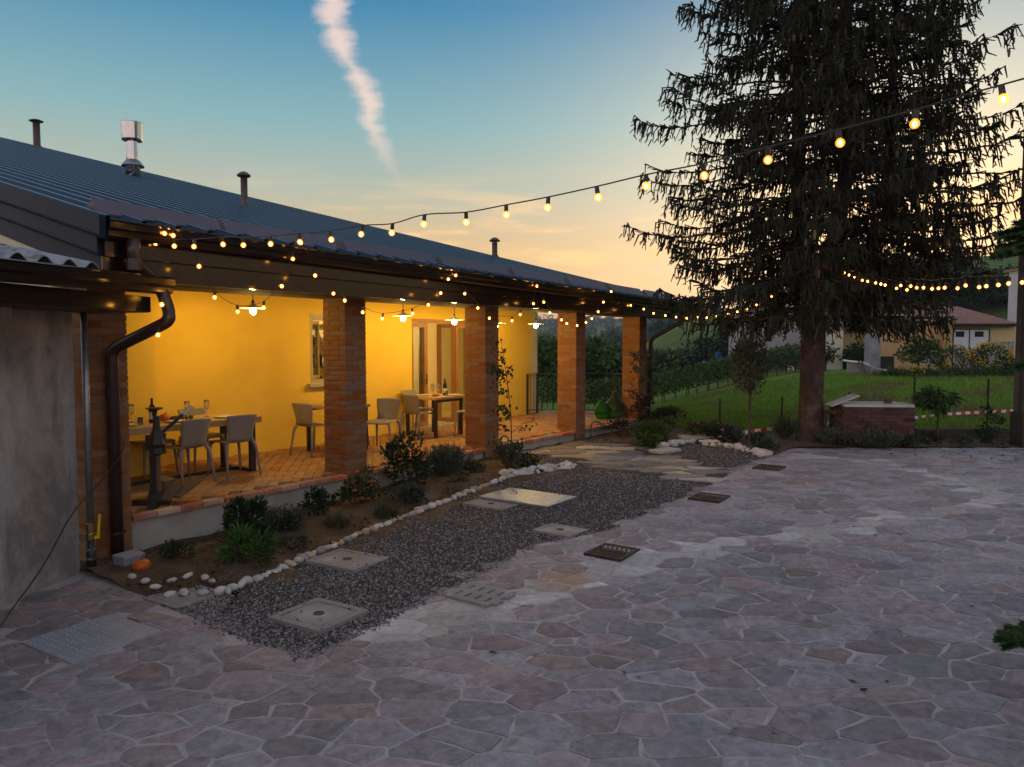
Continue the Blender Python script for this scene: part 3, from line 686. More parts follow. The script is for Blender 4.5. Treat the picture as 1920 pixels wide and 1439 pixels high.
for i in range(ns): link('roof_sheet', rm, roof, (XA + i * sw_, 0, roofz(XA + i * sw_, ya)))
# stepped flashing along the near verge and cap along the far one
for i, (dx, z0, z1, yst) in enumerate(((0, -.155, .045, 6.70), (.055, -.335, -.150, 6.86), (.11, -.52, -.33, 6.90))):
    vb = MB(); vs = [(XA - .03 + dx, y, roofz(XA, y) + z) for y in (yst, 44) for z in (z0, z1)] + [(XA + .03 + dx, y, roofz(XA, y) + z) for y in (yst, 44) for z in (z0, z1)]
    vb.add(vs, [(0, 1, 3, 2), (4, 6, 7, 5), (1, 5, 7, 3), (0, 2, 6, 4), (0, 4, 5, 1), (2, 3, 7, 6)])
    if i < 2: vb.add([(XA - .03 + dx, y, roofz(XA, y) + z0 - .002) for y in (yst, 44)] + [(XA - .03 + dx + .06, y, roofz(XA, y) + z0 - .002) for y in (yst, 44)] + [(XA - .045 + dx, y, roofz(XA, y) + z0 + .022) for y in (yst, 44)], [(0, 1, 3, 2), (0, 4, 5, 1)])
    vb.build('verge_flashing', m_verge, house)
vb = MB(); vb.add([(x, y, roofz(XB, y) + z) for x, z in ((XB - .08, .05), (XB + .04, .05), (XB + .04, -.16)) for y in (6.7, 44)], [(0, 2, 3, 1), (2, 4, 5, 3)]); vb.build('verge_flashing', m_trim, house)
# snow guards: raised plates standing on the ribs above the eave
for x0, x1 in ((3.45, 4.72), (4.78, 6.30), (6.46, 8.14), (8.30, 9.95), (10.12, 11.7), (11.9, 13.35), (13.5, 15.0), (15.2, 16.6)):
    sg = MB(); yb_, yt = 7.02, 7.14
    P = lambda x, y, z: (x, y, roofz(x, y) + z)
    sg.add([P(x0, yb_, .035), P(x1, yb_, .035), P(x1, yt, .155), P(x0, yt, .155), P(x0, yb_ + .012, .035), P(x1, yb_ + .012, .035), P(x1, yt + .012, .15), P(x0, yt + .012, .15)], [(0, 1, 2, 3), (7, 6, 5, 4), (3, 2, 6, 7), (0, 3, 7, 4), (1, 5, 6, 2), (0, 4, 5, 1)])
    for xx in np.arange(x0 + .02, x1, .5):
        sg.add([P(xx, yt, .15), P(xx, yt + .16, .03), P(xx, yb_ + .02, .03), P(xx + .02, yt, .15), P(xx + .02, yt + .16, .03), P(xx + .02, yb_ + .02, .03)], [(0, 1, 2), (5, 4, 3), (0, 3, 4, 1), (1, 4, 5, 2)])
    sg.build('snow_guard', m_guard, house)
# vent pipes and the steel flue
def vent(x, y, h, r, name='vent_pipe'):
    z = roofz(x, y); mb = MB(); mb.lathe([(r * 1.5, z - .25), (r * 1.5, z + .05), (r, z + .09), (r, z + h)], (x, y, 0), 14)
    o = mb.build(name, m_copper, house, True); c = MB(); c.lathe([(r * .2, z + h + .02), (r * 1.9, z + h + .03), (r * 2.05, z + h + .055), (r * 1.1, z + h + .12), (.002, z + h + .15)], (x, y, 0), 16)
    for a in range(3): c.tube([(x + r * .9 * math.cos(a * 2.1), y + r * .9 * math.sin(a * 2.1), z + h - .05), (x + r * .9 * math.cos(a * 2.1), y + r * .9 * math.sin(a * 2.1), z + h + .05)], .012, 5)
    c.build('rain_cap', m_copper, o); return o
vent(16.15, 38.3, 1.15, .15); vent(10.4, 14.63, .66, .075); vent(16.75, 12.35, .42, .075)
fx, fy = 11.38, 21.11; fz = roofz(fx, fy); fl = MB()
fl.lathe([(.235, fz - .3), (.155, fz + .62), (.15, fz + 1.0), (.15, fz + 1.02), (.152, fz + 1.0), (.15, fz + 1.15)], (fx, fy, 0), 20)
flue = fl.build('flue_chimney', m_steel, house, True)
c = MB(); c.lathe([(.155, fz + .35), (.30, fz + .30), (.28, fz + .34), (.155, fz + .50)], (fx, fy, 0), 20); c.build('storm_collar', m_galv, flue, True)
c = MB(); c.lathe([(.16, fz + 1.06), (.268, fz + 1.02), (.275, fz + 1.05), (.285, fz + 1.50), (.275, fz + 1.525), (.20, fz + 1.53)], (fx, fy, 0), 24); c.build('cowl', m_steel, flue)
# downpipes
dp = MB(); dp.tube(rounded([(3.60, 6.70, 3.08), (3.60, 6.70, 2.88), (3.86, 6.76, 2.70), (3.93, 6.72, 2.46), (3.90, 6.66, 2.35), (3.70, 7.345, 2.08), (3.70, 7.345, -.02)], .10, 5), .058, 14)
down = dp.build('downpipe', m_pipe, house, True)
for z in (1.62, .28):
    c = MB(); c.tube([(3.70, 7.345, z - .012), (3.70, 7.345, z + .012)], .064, 14); c.box((3.772, 7.345, z), (.03, .012, .02)); c.build('bracket', m_black, down)
c = MB(); c.tube([(3.60, 6.70, 2.80), (3.60, 6.70, 2.90)], .064, 14); c.build('bracket', m_pipe, down)
e0 = (16.35, 6.70, 3.05 + TX * 13); dp = MB()
dp.tube(rounded([e0, (16.35, 6.72, 2.62), (16.10, 7.36, 2.22), (16.06, 7.40, .1)], .10, 5), .05, 12); down2 = dp.build('downpipe', m_pipe, house, True)
for z in (1.85, .62):
    c = MB(); c.tube([(16.06, 7.40, z - .012), (16.06, 7.40, z + .012)], .056, 12); c.build('bracket', m_galv, down2)
# window: frame, sill, lintel and two casements, one swung inwards
q = Nodes('window_glass'); tr = q.n('ShaderNodeBsdfTransparent'); tr.inputs[0].default_value = (.86, .9, .86, 1); gl = q.n('ShaderNodeBsdfGlossy'); gl.inputs['Roughness'].default_value = .03
mx = q.n('ShaderNodeMixShader'); mx.inputs[0].default_value = .07; q.l(tr.outputs[0], mx.inputs[1]); q.l(gl.outputs[0], mx.inputs[2]); m_glass = q.done(mx.outputs[0])
m_frame = surf('window_frame', (.40, .33, .20), (.34, .28, .17), 6, 3, sxyz=(5, 5, .6), rough=.5)
x0, x1, z0, z1 = WIN; wf = MB()
for a, b in (((x0, YW + .02, z0), (x0 + .06, YW + .09, z1)), ((x1 - .06, YW + .02, z0), (x1, YW + .09, z1)), ((x0 + .06, YW + .02, z0), (x1 - .06, YW + .09, z0 + .06)), ((x0 + .06, YW + .02, z1 - .06), (x1 - .06, YW + .09, z1))): wf.bb(a, b)
win = wf.build('window', m_frame, house)
c = MB(); c.bevbox(((x0 + x1) / 2, YW + .03, z0 - .035), (x1 - x0 + .16, .26, .06), .008); c.build('sill', m_concrete, win)
c = MB(); c.bb((x0 - .0, YW - .004, z1), (x1 + .0, YW + .1, z1 + .055)); c.build('lintel', m_concrete, win)
def leaf(name, parent, hx, hy, w, z0, z1, ang, mat, t=.055, st=.075, nbar=0, bars=True):
    """a glazed leaf hinged at (hx,hy); its width runs along angle ang"""
    u = Vector((math.cos(ang), math.sin(ang), 0)); o = Vector((hx, hy, 0)); f = MB()
    def piece(a, b, za, zb, th=t): f.box(o + u * ((a + b) / 2) + Vector((0, 0, (za + zb) / 2)), (b - a, th, zb - za), ang)
    piece(0, st, z0, z1); piece(w - st, w, z0, z1); piece(st, w - st, z0, z0 + st); piece(st, w - st, z1 - st, z1)
    for k in range(nbar):
        zz = z0 + (z1 - z0) * (k + 1) / (nbar + 1); piece(st, w - st, zz - .012, zz + .012, .03)
    lf = f.build(name, mat, parent); p = MB(); p.box(o + u * (w / 2) + Vector((0, 0, (z0 + z1) / 2)), (w - 2 * st + .01, .006, z1 - z0 - 2 * st + .01), ang); p.build('pane', m_glass, lf)
    return lf
leaf('casement', win, x0 + .065, YW + .075, .36, z0 + .065, z1 - .065, R_(28), m_frame, st=.055)
leaf('casement', win, x1 - .065, YW + .075, .40, z0 + .065, z1 - .065, R_(180), m_frame, st=.055, nbar=2)
# french doors
x0, x1, z0, z1 = DOOR; df_ = MB()
for a, b in (((x0, YW + .05, z0), (x0 + .06, YW + .2, z1)), ((x1 - .06, YW + .05, z0), (x1, YW + .2, z1)), ((x0 + .06, YW + .05, z1 - .07), (x1 - .06, YW + .2, z1))): df_.bb(a, b)
door = df_.build('french_door', m_wood, house)
c = MB(); c.bb((x0, YW - .02, ZF - .005), (x1, YW + .34, ZF + .02)); c.build('threshold', m_concrete, door)
def handle(parent, p, s=1):
    h = MB(); h.tube([p, (p[0], p[1] - .05, p[2]), (p[0] + .10 * s, p[1] - .055, p[2])], .010, 6); h.box((p[0], p[1] - .008, p[2] - .03), (.03, .012, .2)); h.build('handle', m_steel, parent)
l1 = leaf('door_leaf', door, x0 + .065, YW + .12, .50, z0 + .03, z1 - .08, 0, m_wood, st=.085); handle(l1, (x0 + .53, YW + .09, 1.42), -1)
l2 = leaf('door_leaf', door, x0 + .57, YW + .12, .48, z0 + .03, z1 - .08, R_(58), m_wood, st=.085); handle(l2, (x0 + .80, YW + .42, 1.42))
l3 = leaf('door_leaf', door, x1 - .065, YW + .12, .49, z0 + .03, z1 - .08, math.pi, m_wood, st=.085)
l4 = leaf('door_leaf', door, x1 - .56, YW + .12, .42, z0 + .03, z1 - .08, R_(105), m_wood, st=.085)
# rooms behind the openings (lit)
m_room = surf('room_wall', (.74, .60, .32), (.70, .56, .29), 2, 3, rough=.9)
def room(xa, xb, yb2):
    r = MB(); ya2 = YW + .36
    r.bb((xa, yb2, .3), (xb, yb2 + .1, 3.2)); r.bb((xa - .1, ya2, .3), (xa, yb2, 3.2)); r.bb((xb, ya2, .3), (xb + .1, yb2, 3.2)); r.bb((xa, ya2, 3.1), (xb, yb2, 3.2)); r.bb((xa, YW + .345, .3), (xb, yb2, .395))
    r.build('room', m_room, house)
room(7.7, 10.25, 13.2); room(10.45, 14.6, 14.6)
m_sconce = emit('sconce_light', (1, .74, .36), 700)
def bulb_only(name, p, r, mat, parent): b = MB(); b.ball(p, r, 10, 8); return b.build(name, mat, parent, True)
def sconce(x, y, z):
    t = thing('wall_sconce', 'small lit wall sconce on the room wall seen through the glazed door' if x > 10.4 else 'lit ceiling globe lamp in the room behind the small window', 'lamp', (x, y, z))
    b = MB(); b.box((x, y + .06, z + .1), (.10, .05, .16)); b.tube([(x, y + .05, z + .12), (x, y - .02, z + .10), (x, y - .02, z + .05)], .012, 6); b.build('bracket', m_black, t)
    bulb_only('bulb', (x, y - .02, z), .05 if x > 10.4 else .036, m_sconce, t)
sconce(13.55, 14.5, 2.3); sconce(9.15, 12.4, 2.72)
# ladder shelf and sideboard inside
t = thing('ladder_shelf', 'dark leaning ladder shelf inside the room behind the glazed door', 'shelf', (12.6, 14.3, ZF)); lb = MB()
for dx in (-.22, .22): lb.tube([(12.55 + dx, 13.95, ZF), (12.55 + dx * .75, 14.55, 2.3)], .022, 6)
lb.build('rail', m_black, t)
for k in range(4):
    c = MB(); f = .15 + k * .22; c.box((12.55, 13.95 + .6 * f, ZF + 1.9 * f), (.42, .14, .025)); c.build('rung', m_black, t)
t = thing('sideboard', 'low dark sideboard under the sconce inside the lit room', 'sideboard', (13.6, 14.3, ZF)); c = MB(); c.bevbox((13.6, 14.3, 1.18), (1.3, .46, .05)); c.build('top', m_tabwood, t)
c = MB(); c.bb((13.0, 14.1, ZF), (14.2, 14.5, 1.15)); c.build('cabinet', m_black, t)
t = thing('storage_rack', 'dark shelf rack of jars in the room behind the small window', 'shelf', (10.1, 11.6, ZF)); c = MB()
for k in range(5): c.bb((9.98, 10.9, .8 + k * .42), (10.24, 12.4, .83 + k * .42))
c.bb((9.98, 10.86, ZF), (10.24, 10.90, 2.6)); c.bb((9.98, 12.4, ZF), (10.24, 12.44, 2.6)); c.build('frame', m_black, t)
for k in range(4):
    for j in range(7):
        c = MB(); yy = 11.02 + j * .2 + random.uniform(-.03, .03); h = random.uniform(.14, .28); c.lathe([(.05, .83 + k * .42), (.055, .85 + k * .42 + h * .7), (.025, .83 + k * .42 + h), (.025, .85 + k * .42 + h)], (10.08, yy, 0), 8); c.build('jar', random.choice([m_oldwood, m_cream, m_black, m_wood]), t)
# grey glazed screen at the end of the wall
m_panel = surf('grey_aluminium', (.30, .29, .27), (.26, .25, .24), 4, 3, rough=.45)
gs = MB(); xa, xb, y_ = 15.26, 15.66, YW + .10
gs.bb((xb - .11, y_ - .04, ZF), (xb, y_ + .04, 3.0)); gs.bb((xa, y_ - .035, 1.66), (xb - .11, y_ + .035, 1.86)); gs.bb((xa, y_ - .035, .78), (xb - .11, y_ + .035, .98)); gs.bb((xa, y_ - .035, 2.78), (xb - .11, y_ + .035, 3.0)); gs.bb((xa, y_ - .035, ZF), (xb - .11, y_ + .035, .44))
scr = gs.build('glazed_screen', m_panel, house)
m_dglass = surf('dark_glass', (.012, .014, .018), (.012, .014, .018), 3, 2, rough=.06, spec=.6)
for za, zb in ((.44, .78), (.98, 1.66), (1.86, 2.78)):
    c = MB(); c.bb((xa, y_ - .006, za), (xb - .11, y_ + .006, zb)); c.build('pane', m_dglass, scr)
# iron railing round the far end
def railing(name, label, P, h=.98, z=ZF):
    t = thing(name, label, 'railing', (P[0][0], P[0][1], z))
    for (xa, ya), (xb, yb) in zip(P[:-1], P[1:]):
        L = math.hypot(xb - xa, yb - ya); m = MB(); an = math.atan2(yb - ya, xb - xa)
        for zz in (h, .09): m.box(((xa + xb) / 2, (ya + yb) / 2, z + zz), (L, .035, .014), an)
        m.build('rail', m_black, t)
        k = int(L / .125)
        for i in range(1, k):
            c = MB(); x, y = xa + (xb - xa) * i / k, ya + (yb - ya) * i / k; c.tube([(x, y, z + .09), (x, y, z + h)], .0065, 6); c.build('bar', m_black, t)
    for (x, y) in P:
        c = MB(); c.box((x, y, z + h / 2), (.04, .04, h)); c.build('post', m_black, t)
railing('railing', 'black iron railing closing the far end of the brick porch floor', [(15.02, YW - .07), (15.45, YW - .07), (16.55, 8.52), (16.02, 7.92)])

# ------------------------------------------------------------------ outbuilding on the left
def ob(t, off, z): p = WP + WD * t + WN * off; return (p[0], p[1], z)
q = Nodes('weathered_render')
col = q.mix(q.mr(q.noise(2.2, 8, .72, dist=.4), .40, .60), (.35, .305, .285), (.21, .18, .168))
col = q.mix(q.mr(q.noise(1.0, 7, .68, sxyz=(1.6, 1.6, .5)), .50, .64, 0, .8), col, (.46, .42, .40))
col = q.mix(q.mr(q.noise(3.0, 7, .72, sxyz=(2.0, 2.0, .22)), .58, .74, 0, .5), col, (.13, .105, .095))
m_render = q.done(q.pbsdf(col, .92, 0, .2, q.bump(q.noise(22, 7, .7), .55, .02)))
outb = thing('outbuilding', 'old outbuilding of stained grey render with a corrugated roof edge and brown gutter', 'building', ob(0, 0, 0))
t1 = .93
def obox(name, ta, tb, oa, ob_, za, zb, mat, parent=outb):
    m = MB(); c = [(ta, oa), (tb, oa), (tb, ob_), (ta, ob_)]; vs = [ob(t, o, z) for z in (za, zb) for t, o in c]
    m.add(vs, [(0, 1, 2, 3), (7, 6, 5, 4), (0, 4, 5, 1), (1, 5, 6, 2), (2, 6, 7, 3), (3, 7, 4, 0)]); return m.build(name, mat, parent)
obox('wall', -8, t1, -.4, 0, -.05, 2.62, m_render)
obox('fascia_board', -8, 1.14, .60, .64, 2.43, 2.57, m_trim)
obox('eave_soffit', -8, 1.14, -.05, .62, 2.425, 2.45, m_oldwood)
obox('rafter_end', -.62, -.47, -.0, .60, 2.24, 2.40, m_oldwood); obox('rafter_end', -.72, -.60, .0, .34, 2.10, 2.23, m_oldwood)
gpo = [(.64, 2.585), (.735, 2.575), (.765, 2.595), (.77, 2.64), (.79, 2.66), (.795, 2.715), (.81, 2.725), (.795, 2.735), (.78, 2.72), (.772, 2.665), (.752, 2.645), (.745, 2.60), (.65, 2.61)]
m = MB(); n = len(gpo); tl_, tr_ = -8, 1.30
m.add([ob(t, o, z + (t - 0) * .018) for t in (tl_, tr_) for o, z in gpo], [(j, (j + 1) % n, n + (j + 1) % n, n + j) for j in range(n)] + [tuple(range(n)), tuple(range(2 * n - 1, n - 1, -1))])
m.add([ob(tr_, o, z + tr_ * .018) for o, z in ((.64, 2.585), (.735, 2.575), (.765, 2.595), (.77, 2.64), (.79, 2.66), (.795, 2.72), (.64, 2.72))] + [ob(tr_ + .008, o, z + tr_ * .018) for o, z in ((.64, 2.585), (.735, 2.575), (.765, 2.595), (.77, 2.64), (.79, 2.66), (.795, 2.72), (.64, 2.72))], [tuple(range(7)), tuple(range(13, 6, -1))] + [(j, (j + 1) % 7, 7 + (j + 1) % 7, 7 + j) for j in range(7)])
m.build('gutter', m_trim, outb)
m_fibre = surf('fibre_cement', (.36, .37, .38), (.22, .22, .23), 16, 6, .35, .65, .92, bump=.5, bscale=40, c3=(.10, .095, .09), s3=9)
def corr(ta, tb, name='roof_sheet'):
    k = int((tb - ta) / .02); m = MB(); top = []; bot = []
    for s_ in (.71, -.9):
        for i in range(k + 1):
            t = ta + (tb - ta) * i / k; z = 2.765 + .034 * math.cos(t / .26 * 2 * math.pi) + (.71 - s_) * .20 + t * .018; top.append(ob(t, s_, z)); bot.append(ob(t, s_, z - .008))
    K = k + 1; m.add(top + bot, [(i, i + 1, K + i + 1, K + i) for i in range(k)] + [(2 * K + i, 3 * K + i, 3 * K + i + 1, 2 * K + i + 1) for i in range(k)] + [(i, 2 * K + i, 2 * K + i + 1, i + 1) for i in range(k)]); return m.build(name, m_fibre, outb, False)
for a in (-3.19, -2.15, -1.11): corr(a, a + 1.04)
corr(-.07, .37)
# gas riser with yellow valve against the corner
gx_, gy_ = ob(t1 + .075, .06, 0)[:2]
t = thing('gas_riser', 'galvanised vertical pipe with yellow valve handle at the corner of the grey wall', 'pipe', (gx_, gy_, 0)); c = MB(); c.tube([(gx_, gy_, .42), (gx_, gy_, 2.43)], .030, 12); c.build('pipe', m_galv, t, True)
m_brass = surf('brass', (.30, .20, .08), (.24, .16, .06), 9, 3, rough=.4, metal=.8); m_yel = surf('yellow_paint', (.72, .50, .015), (.66, .44, .01), 5, 2, rough=.4)
c = MB(); c.lathe([(.034, .28), (.048, .30), (.048, .35), (.036, .37), (.046, .38), (.046, .45), (.033, .46)], (gx_, gy_, 0), 8); c.build('valve', m_brass, t)
hx_, hy_ = gx_ + WN[0] * .05 + .03, gy_ + WN[1] * .05; c = MB(); c.box((hx_, hy_, .42), (.02, .02, .22), 0, 0, .1); c.box((hx_ - .02, hy_, .32), (.05, .018, .03)); c.build('valve_handle', m_yel, t)
c = MB(); c.tube([(gx_, gy_, -.02), (gx_, gy_, .29)], .043, 12); c.build('sleeve', m_black, t, True)
for z in (.12, .21): c = MB(); c.tube([(gx_, gy_, z - .01), (gx_, gy_, z + .01)], .047, 14); c.build('clamp', m_steel, t)
# cable along the wall
q0, q1 = atz(0, 1150, 0), None
cp_ = [ob(-1.6, .5, .01), ob(-.62, .42, .012), ob(-.2, .30, .10), ob(.25, .20, .30), ob(.62, .17, .62), (3.50, 7.27, .80), (3.66, 7.26, .98), (3.755, 7.28, 1.12), (3.745, 7.29, 1.22)]
def catm(P, k=8):
    P = [Vector(p) for p in P]; P = [P[0]] + P + [P[-1]]; out = []
    for a, b, c, d in zip(P[:-3], P[1:-2], P[2:-1], P[3:]):
        for i in range(k):
            t = i / k; out.append(.5 * ((2 * b) + (c - a) * t + (2 * a - 5 * b + 4 * c - d) * t * t + (3 * b - a - 3 * c + d) * t ** 3))
    return out + [P[-2]]
c = MB(); c.tube(catm(cp_), .0065, 6); tag(c.build('cable', m_black, smooth=True), 'thin black cable hanging across the grey render wall to the downpipe', 'cable')
# junction box and pumpkin at the foot of the first pillar
m_jb = surf('grey_plastic', (.27, .27, .31), (.25, .25, .28), 4, 2, rough=.5)
t = thing('junction_box', 'grey plastic junction box at the foot of the brown downpipe', 'box', (3.62, 7.0, 0)); c = MB(); c.bevbox((3.64, 7.02, .055), (.20, .17, .11), .006, .1); c.build('body', m_jb, t)
c = MB(); c.bevbox((3.64, 7.02, .125), (.215, .185, .035), .008, .1); c.build('lid', m_jb, t)
def pumpkin(name, label, p, r, mat, ribs=10, sq=.78, cat_='pumpkin', group=None, tilt=0):
    t = thing(name, label, cat_, (p[0], p[1], p[2])); m = MB(); n = ribs * 3; mm = 9; vs = []
    for i in range(mm + 1):
        th = math.pi * i / mm
        for k in range(n):
            a = 2 * math.pi * k / n; rr_ = r * (1 + .045 * math.cos(a * ribs)) * max(math.sin(th), .02); vs.append((p[0] + rr_ * math.cos(a), p[1] + rr_ * math.sin(a), p[2] + r * sq * (1 - math.cos(th) * (1 - .12 * (math.sin(th) < .35)))))
    m.add(vs, [(i * n + k, i * n + (k + 1) % n, (i + 1) * n + (k + 1) % n, (i + 1) * n + k) for i in range(mm) for k in range(n)]); m.build('body', mat, t, True)
    s_ = MB(); s_.tube([(p[0], p[1], p[2] + r * sq * 1.8), (p[0] + .01, p[1], p[2] + r * sq * 2.05), (p[0] + .03, p[1] + .01, p[2] + r * sq * 2.25)], [r * .13, r * .09, r * .1], 6); s_.build('stem', m_oldwood, t)
m_pump = surf('pumpkin_skin', (.62, .13, .015), (.50, .09, .01), 6, 4, rough=.45, spec=.4)
pumpkin('pumpkin', 'small bright orange pumpkin beside the grey junction box', (3.62, 6.76, .01), .082, m_pump)
# ------------------------------------------------------------------ porch furniture
def make_chair():
    root = thing('dining_chair', 'x', 'chair', group='moulded plastic dining chairs')
    def sheet(rows, nu, thick, name):
        m = MB(); top = []; K = nu + 1
        for (y, z, w, wrap, dz) in rows:
            for i in range(K):
                u = -1 + 2 * i / nu; top.append(Vector((u * w, y + wrap * u * u, z + dz * u * u)))
        nr = len(rows); bot = []
        for r in range(nr):
            a, b = top[max(r - 1, 0) * K + nu // 2], top[min(r + 1, nr - 1) * K + nu // 2]; d = (b - a).normalized(); nn = Vector((0, -d.z, d.y))
            for i in range(K): bot.append(top[r * K + i] - nn * thick)
        fs = [(r * K + i, r * K + i + 1, (r + 1) * K + i + 1, (r + 1) * K + i) for r in range(nr - 1) for i in range(nu)]; o = nr * K
        fs += [tuple(o + j for j in f[::-1]) for f in fs]
        for r in range(nr - 1): fs += [(r * K, (r + 1) * K, o + (r + 1) * K, o + r * K), (r * K + nu, o + r * K + nu, o + (r + 1) * K + nu, (r + 1) * K + nu)]
        for i in range(nu): fs += [(i, o + i, o + i + 1, i + 1), ((nr - 1) * K + i, (nr - 1) * K + i + 1, o + (nr - 1) * K + i + 1, o + (nr - 1) * K + i)]
        m.add(top + bot, fs); return m.build(name, m_chair, root, True)
    sheet([(.235, .425, .200, 0, 0), (.22, .445, .215, 0, .004), (.10, .452, .225, 0, .006), (-.06, .448, .220, 0, .008), (-.17, .447, .212, .0, .012), (-.205, .462, .200, .02, .01)], 8, .014, 'seat')
    sheet([(-.198, .455, .198, .02, .012), (-.225, .50, .176, .035, .018), (-.243, .58, .180, .05, .006), (-.262, .68, .200, .055, 0), (-.285, .79, .212, .05, -.004), (-.290, .815, .205, .048, -.008)], 8, .014, 'backrest')
    for sx in (-1, 1):
        for yy, ye in ((.205, .235), (-.195, -.265)):
            m = MB(); m.tube([(sx * .175, yy * .85, .448), (sx * .198, yy, .425), (sx * .207, yy + (ye - yy) * .2, .36), (sx * .222, yy + (ye - yy) * .6, .18), (sx * .235, ye, 0)], [.024, .025, .021, .017, .012], 8); m.build('leg', m_chair, root, True)
    return root
chair = make_chair(); first = [True]
def put_chair(x, y, rz, label):
    o = chair if first[0] else copy_tree(chair); first[0] = False
    o.location = (x, y, ZF + .001); o.rotation_euler = (0, 0, rz); o['label'] = label; return o
put_chair(5.20, 8.62, .10, 'taupe plastic chair, its back next to the old corking machine')
put_chair(5.87, 8.60, -.08, 'taupe plastic chair at the long table, back to the flower bed beside the table end')
put_chair(5.25, 9.50, math.pi + .05, 'taupe plastic chair behind the wine bottle, against the yellow wall')
put_chair(6.0, 9.52, math.pi - .06, 'taupe plastic chair across the long table below the two wine glasses')
put_chair(7.72, 9.22, -math.pi / 2 + .06, 'beige plastic chair below the small window, its back to the long table')
put_chair(8.76, 8.74, math.pi / 2 + .35, 'beige plastic chair just past the flowering rose pillar, back to the next table')
put_chair(8.62, 9.42, math.pi / 2 - .1, 'beige plastic chair near the yellow wall half hidden by the second brick pillar')
put_chair(10.12, 9.18, -math.pi / 2 - .05, 'beige plastic chair at the square table with its back to the small window')
put_chair(10.92, 8.66, .55, 'beige plastic chair at the square table beside the third brick pillar')
put_chair(10.78, 9.82, math.pi, 'beige plastic chair between the square table and the glazed door')
def box_table(label, x0, x1, y0, y1, frame_end=True, th=.05):
    t = thing('dining_table', label, 'table', ((x0 + x1) / 2, (y0 + y1) / 2, ZF)); m = MB(); zt = ZF + .75
    m.bevbox(((x0 + x1) / 2, (y0 + y1) / 2, zt - th / 2), (x1 - x0, y1 - y0, th), .006); m.build('tabletop', m_tabwood, t)
    s = .05
    if frame_end:
        for x in (x0 + .10, x1 - .10):
            f = MB(); f.bb((x - .04, y0 + .06, ZF), (x + .04, y0 + .06 + s, zt - th)); f.bb((x - .04, y1 - .06 - s, ZF), (x + .04, y1 - .06, zt - th)); f.bb((x - .04, y0 + .06 + s, ZF), (x + .04, y1 - .06 - s, ZF + .04)); f.bb((x - .04, y0 + .06 + s, zt - th - .04), (x + .04, y1 - .06 - s, zt - th)); f.build('leg_frame', m_black, t)
        f = MB(); f.bb((x0 + .15, (y0 + y1) / 2 - .03, ZF + .003), (x1 - .15, (y0 + y1) / 2 + .03, ZF + .04)); f.build('floor_bar', m_black, t)
    else:
        for x in (x0 + .03, x1 - .03 - s):
            for y in (y0 + .03, y1 - .03 - s): f = MB(); f.bb((x, y, ZF), (x + s, y + s, zt - th)); f.build('leg', m_black, t)
        f = MB(); f.bb((x0 + .08, y0 + .04, zt - th - .05), (x1 - .08, y0 + .06, zt - th)); f.bb((x0 + .08, y1 - .06, zt - th - .05), (x1 - .08, y1 - .04, zt - th)); f.build('apron', m_black, t)
    return zt
zt = box_table('long wooden dining table with black steel frame, set with wine glasses', 4.30, 6.32, 8.60, 9.42, True, .085)
box_table('wooden dining table with black legs half hidden by the second brick pillar', 7.86, 8.60, 8.86, 9.62, False)
box_table('square wooden dining table with black legs in front of the glazed doors', 10.22, 11.06, 8.86, 9.66, False)
q = Nodes('wine_glass'); m_wglass = q.done(q.pbsdf((.95, .95, .93), .02, 0, .5, None, Transmission_Weight=.92, IOR=1.35))
m_bottle = surf('dark_bottle', (.006, .007, .004), (.006, .007, .004), 3, 2, rough=.08, spec=.6); m_label = surf('paper_label', (.62, .60, .55), (.58, .56, .5), 8, 3, rough=.8)
gproto = None
def wine_glass(x, y, z, label, group):
    global gproto
    if gproto is None:
        t = thing('wine_glass', label, 'glass', (0, 0, 0), group); m = MB(); m.lathe([(.0345, 0), (.034, .003), (.006, .008), (.004, .02), (.004, .085), (.012, .10)], n=14); m.build('stem', m_wglass, t, True)
        m = MB(); m.lathe([(.008, .098), (.030, .115), (.040, .145), (.038, .185), (.031, .225), (.030, .225), (.037, .185), (.039, .146), (.029, .117), (.002, .103)], n=16); m.build('bowl', m_wglass, t, True); gproto = t; o = t
    else: o = copy_tree(gproto)
    o.location = (x, y, z); tag(o, label, 'glass', group)
for x, y in ((4.62, 9.2), (4.86, 9.22), (5.55, 9.12), (5.82, 9.10)): wine_glass(x, y, zt, 'clear stemmed wine glass standing on the long table', 'wine glasses on the long table')
for x, y in ((10.52, 9.2), (10.60, 9.12)): wine_glass(x, y, zt, 'clear stemmed wine glass standing on the square table', 'wine glasses on the square table')
def bottle(x, y, z, label):
    t = thing('wine_bottle', label, 'bottle', (x, y, z)); m = MB(); m.lathe([(.037, 0), (.038, .01), (.038, .185), (.034, .205), (.016, .235), (.0145, .29), (.0165, .292), (.0165, .305), (.010, .308)], (x, y, z), 16); m.build('body', m_bottle, t, True)
    m = MB(); m.lathe([(.0386, .05), (.0386, .135)], (x, y, z), 16); m.f = [f for f in m.f if len(f) == 4]; m.mi = m.mi[:len(m.f)]; m.build('paper_label', m_label, t, True)
bottle(4.98, 8.95, zt, 'dark wine bottle with pale label on the long table'); bottle(10.78, 9.12, zt, 'dark wine bottle on the square table by the glazed doors')
def plate(x, y, z, label, group):
    m = MB(); m.lathe([(.07, 0), (.075, .004), (.13, .018), (.132, .021), (.08, .010), (.001, .009)], n=24); tag(m.build('plate', m_white, None, True, (x, y, z)), label, 'plate', group)
for x, y in ((4.62, 8.86), (5.2, 8.80), (5.88, 8.80), (5.3, 9.25)): plate(x, y, zt, 'white dinner plate laid on the long table', 'plates on the long table')
for x, y in ((10.42, 9.35), (10.85, 8.98)): plate(x, y, zt, 'white dinner plate laid on the square table', 'plates on the square table')
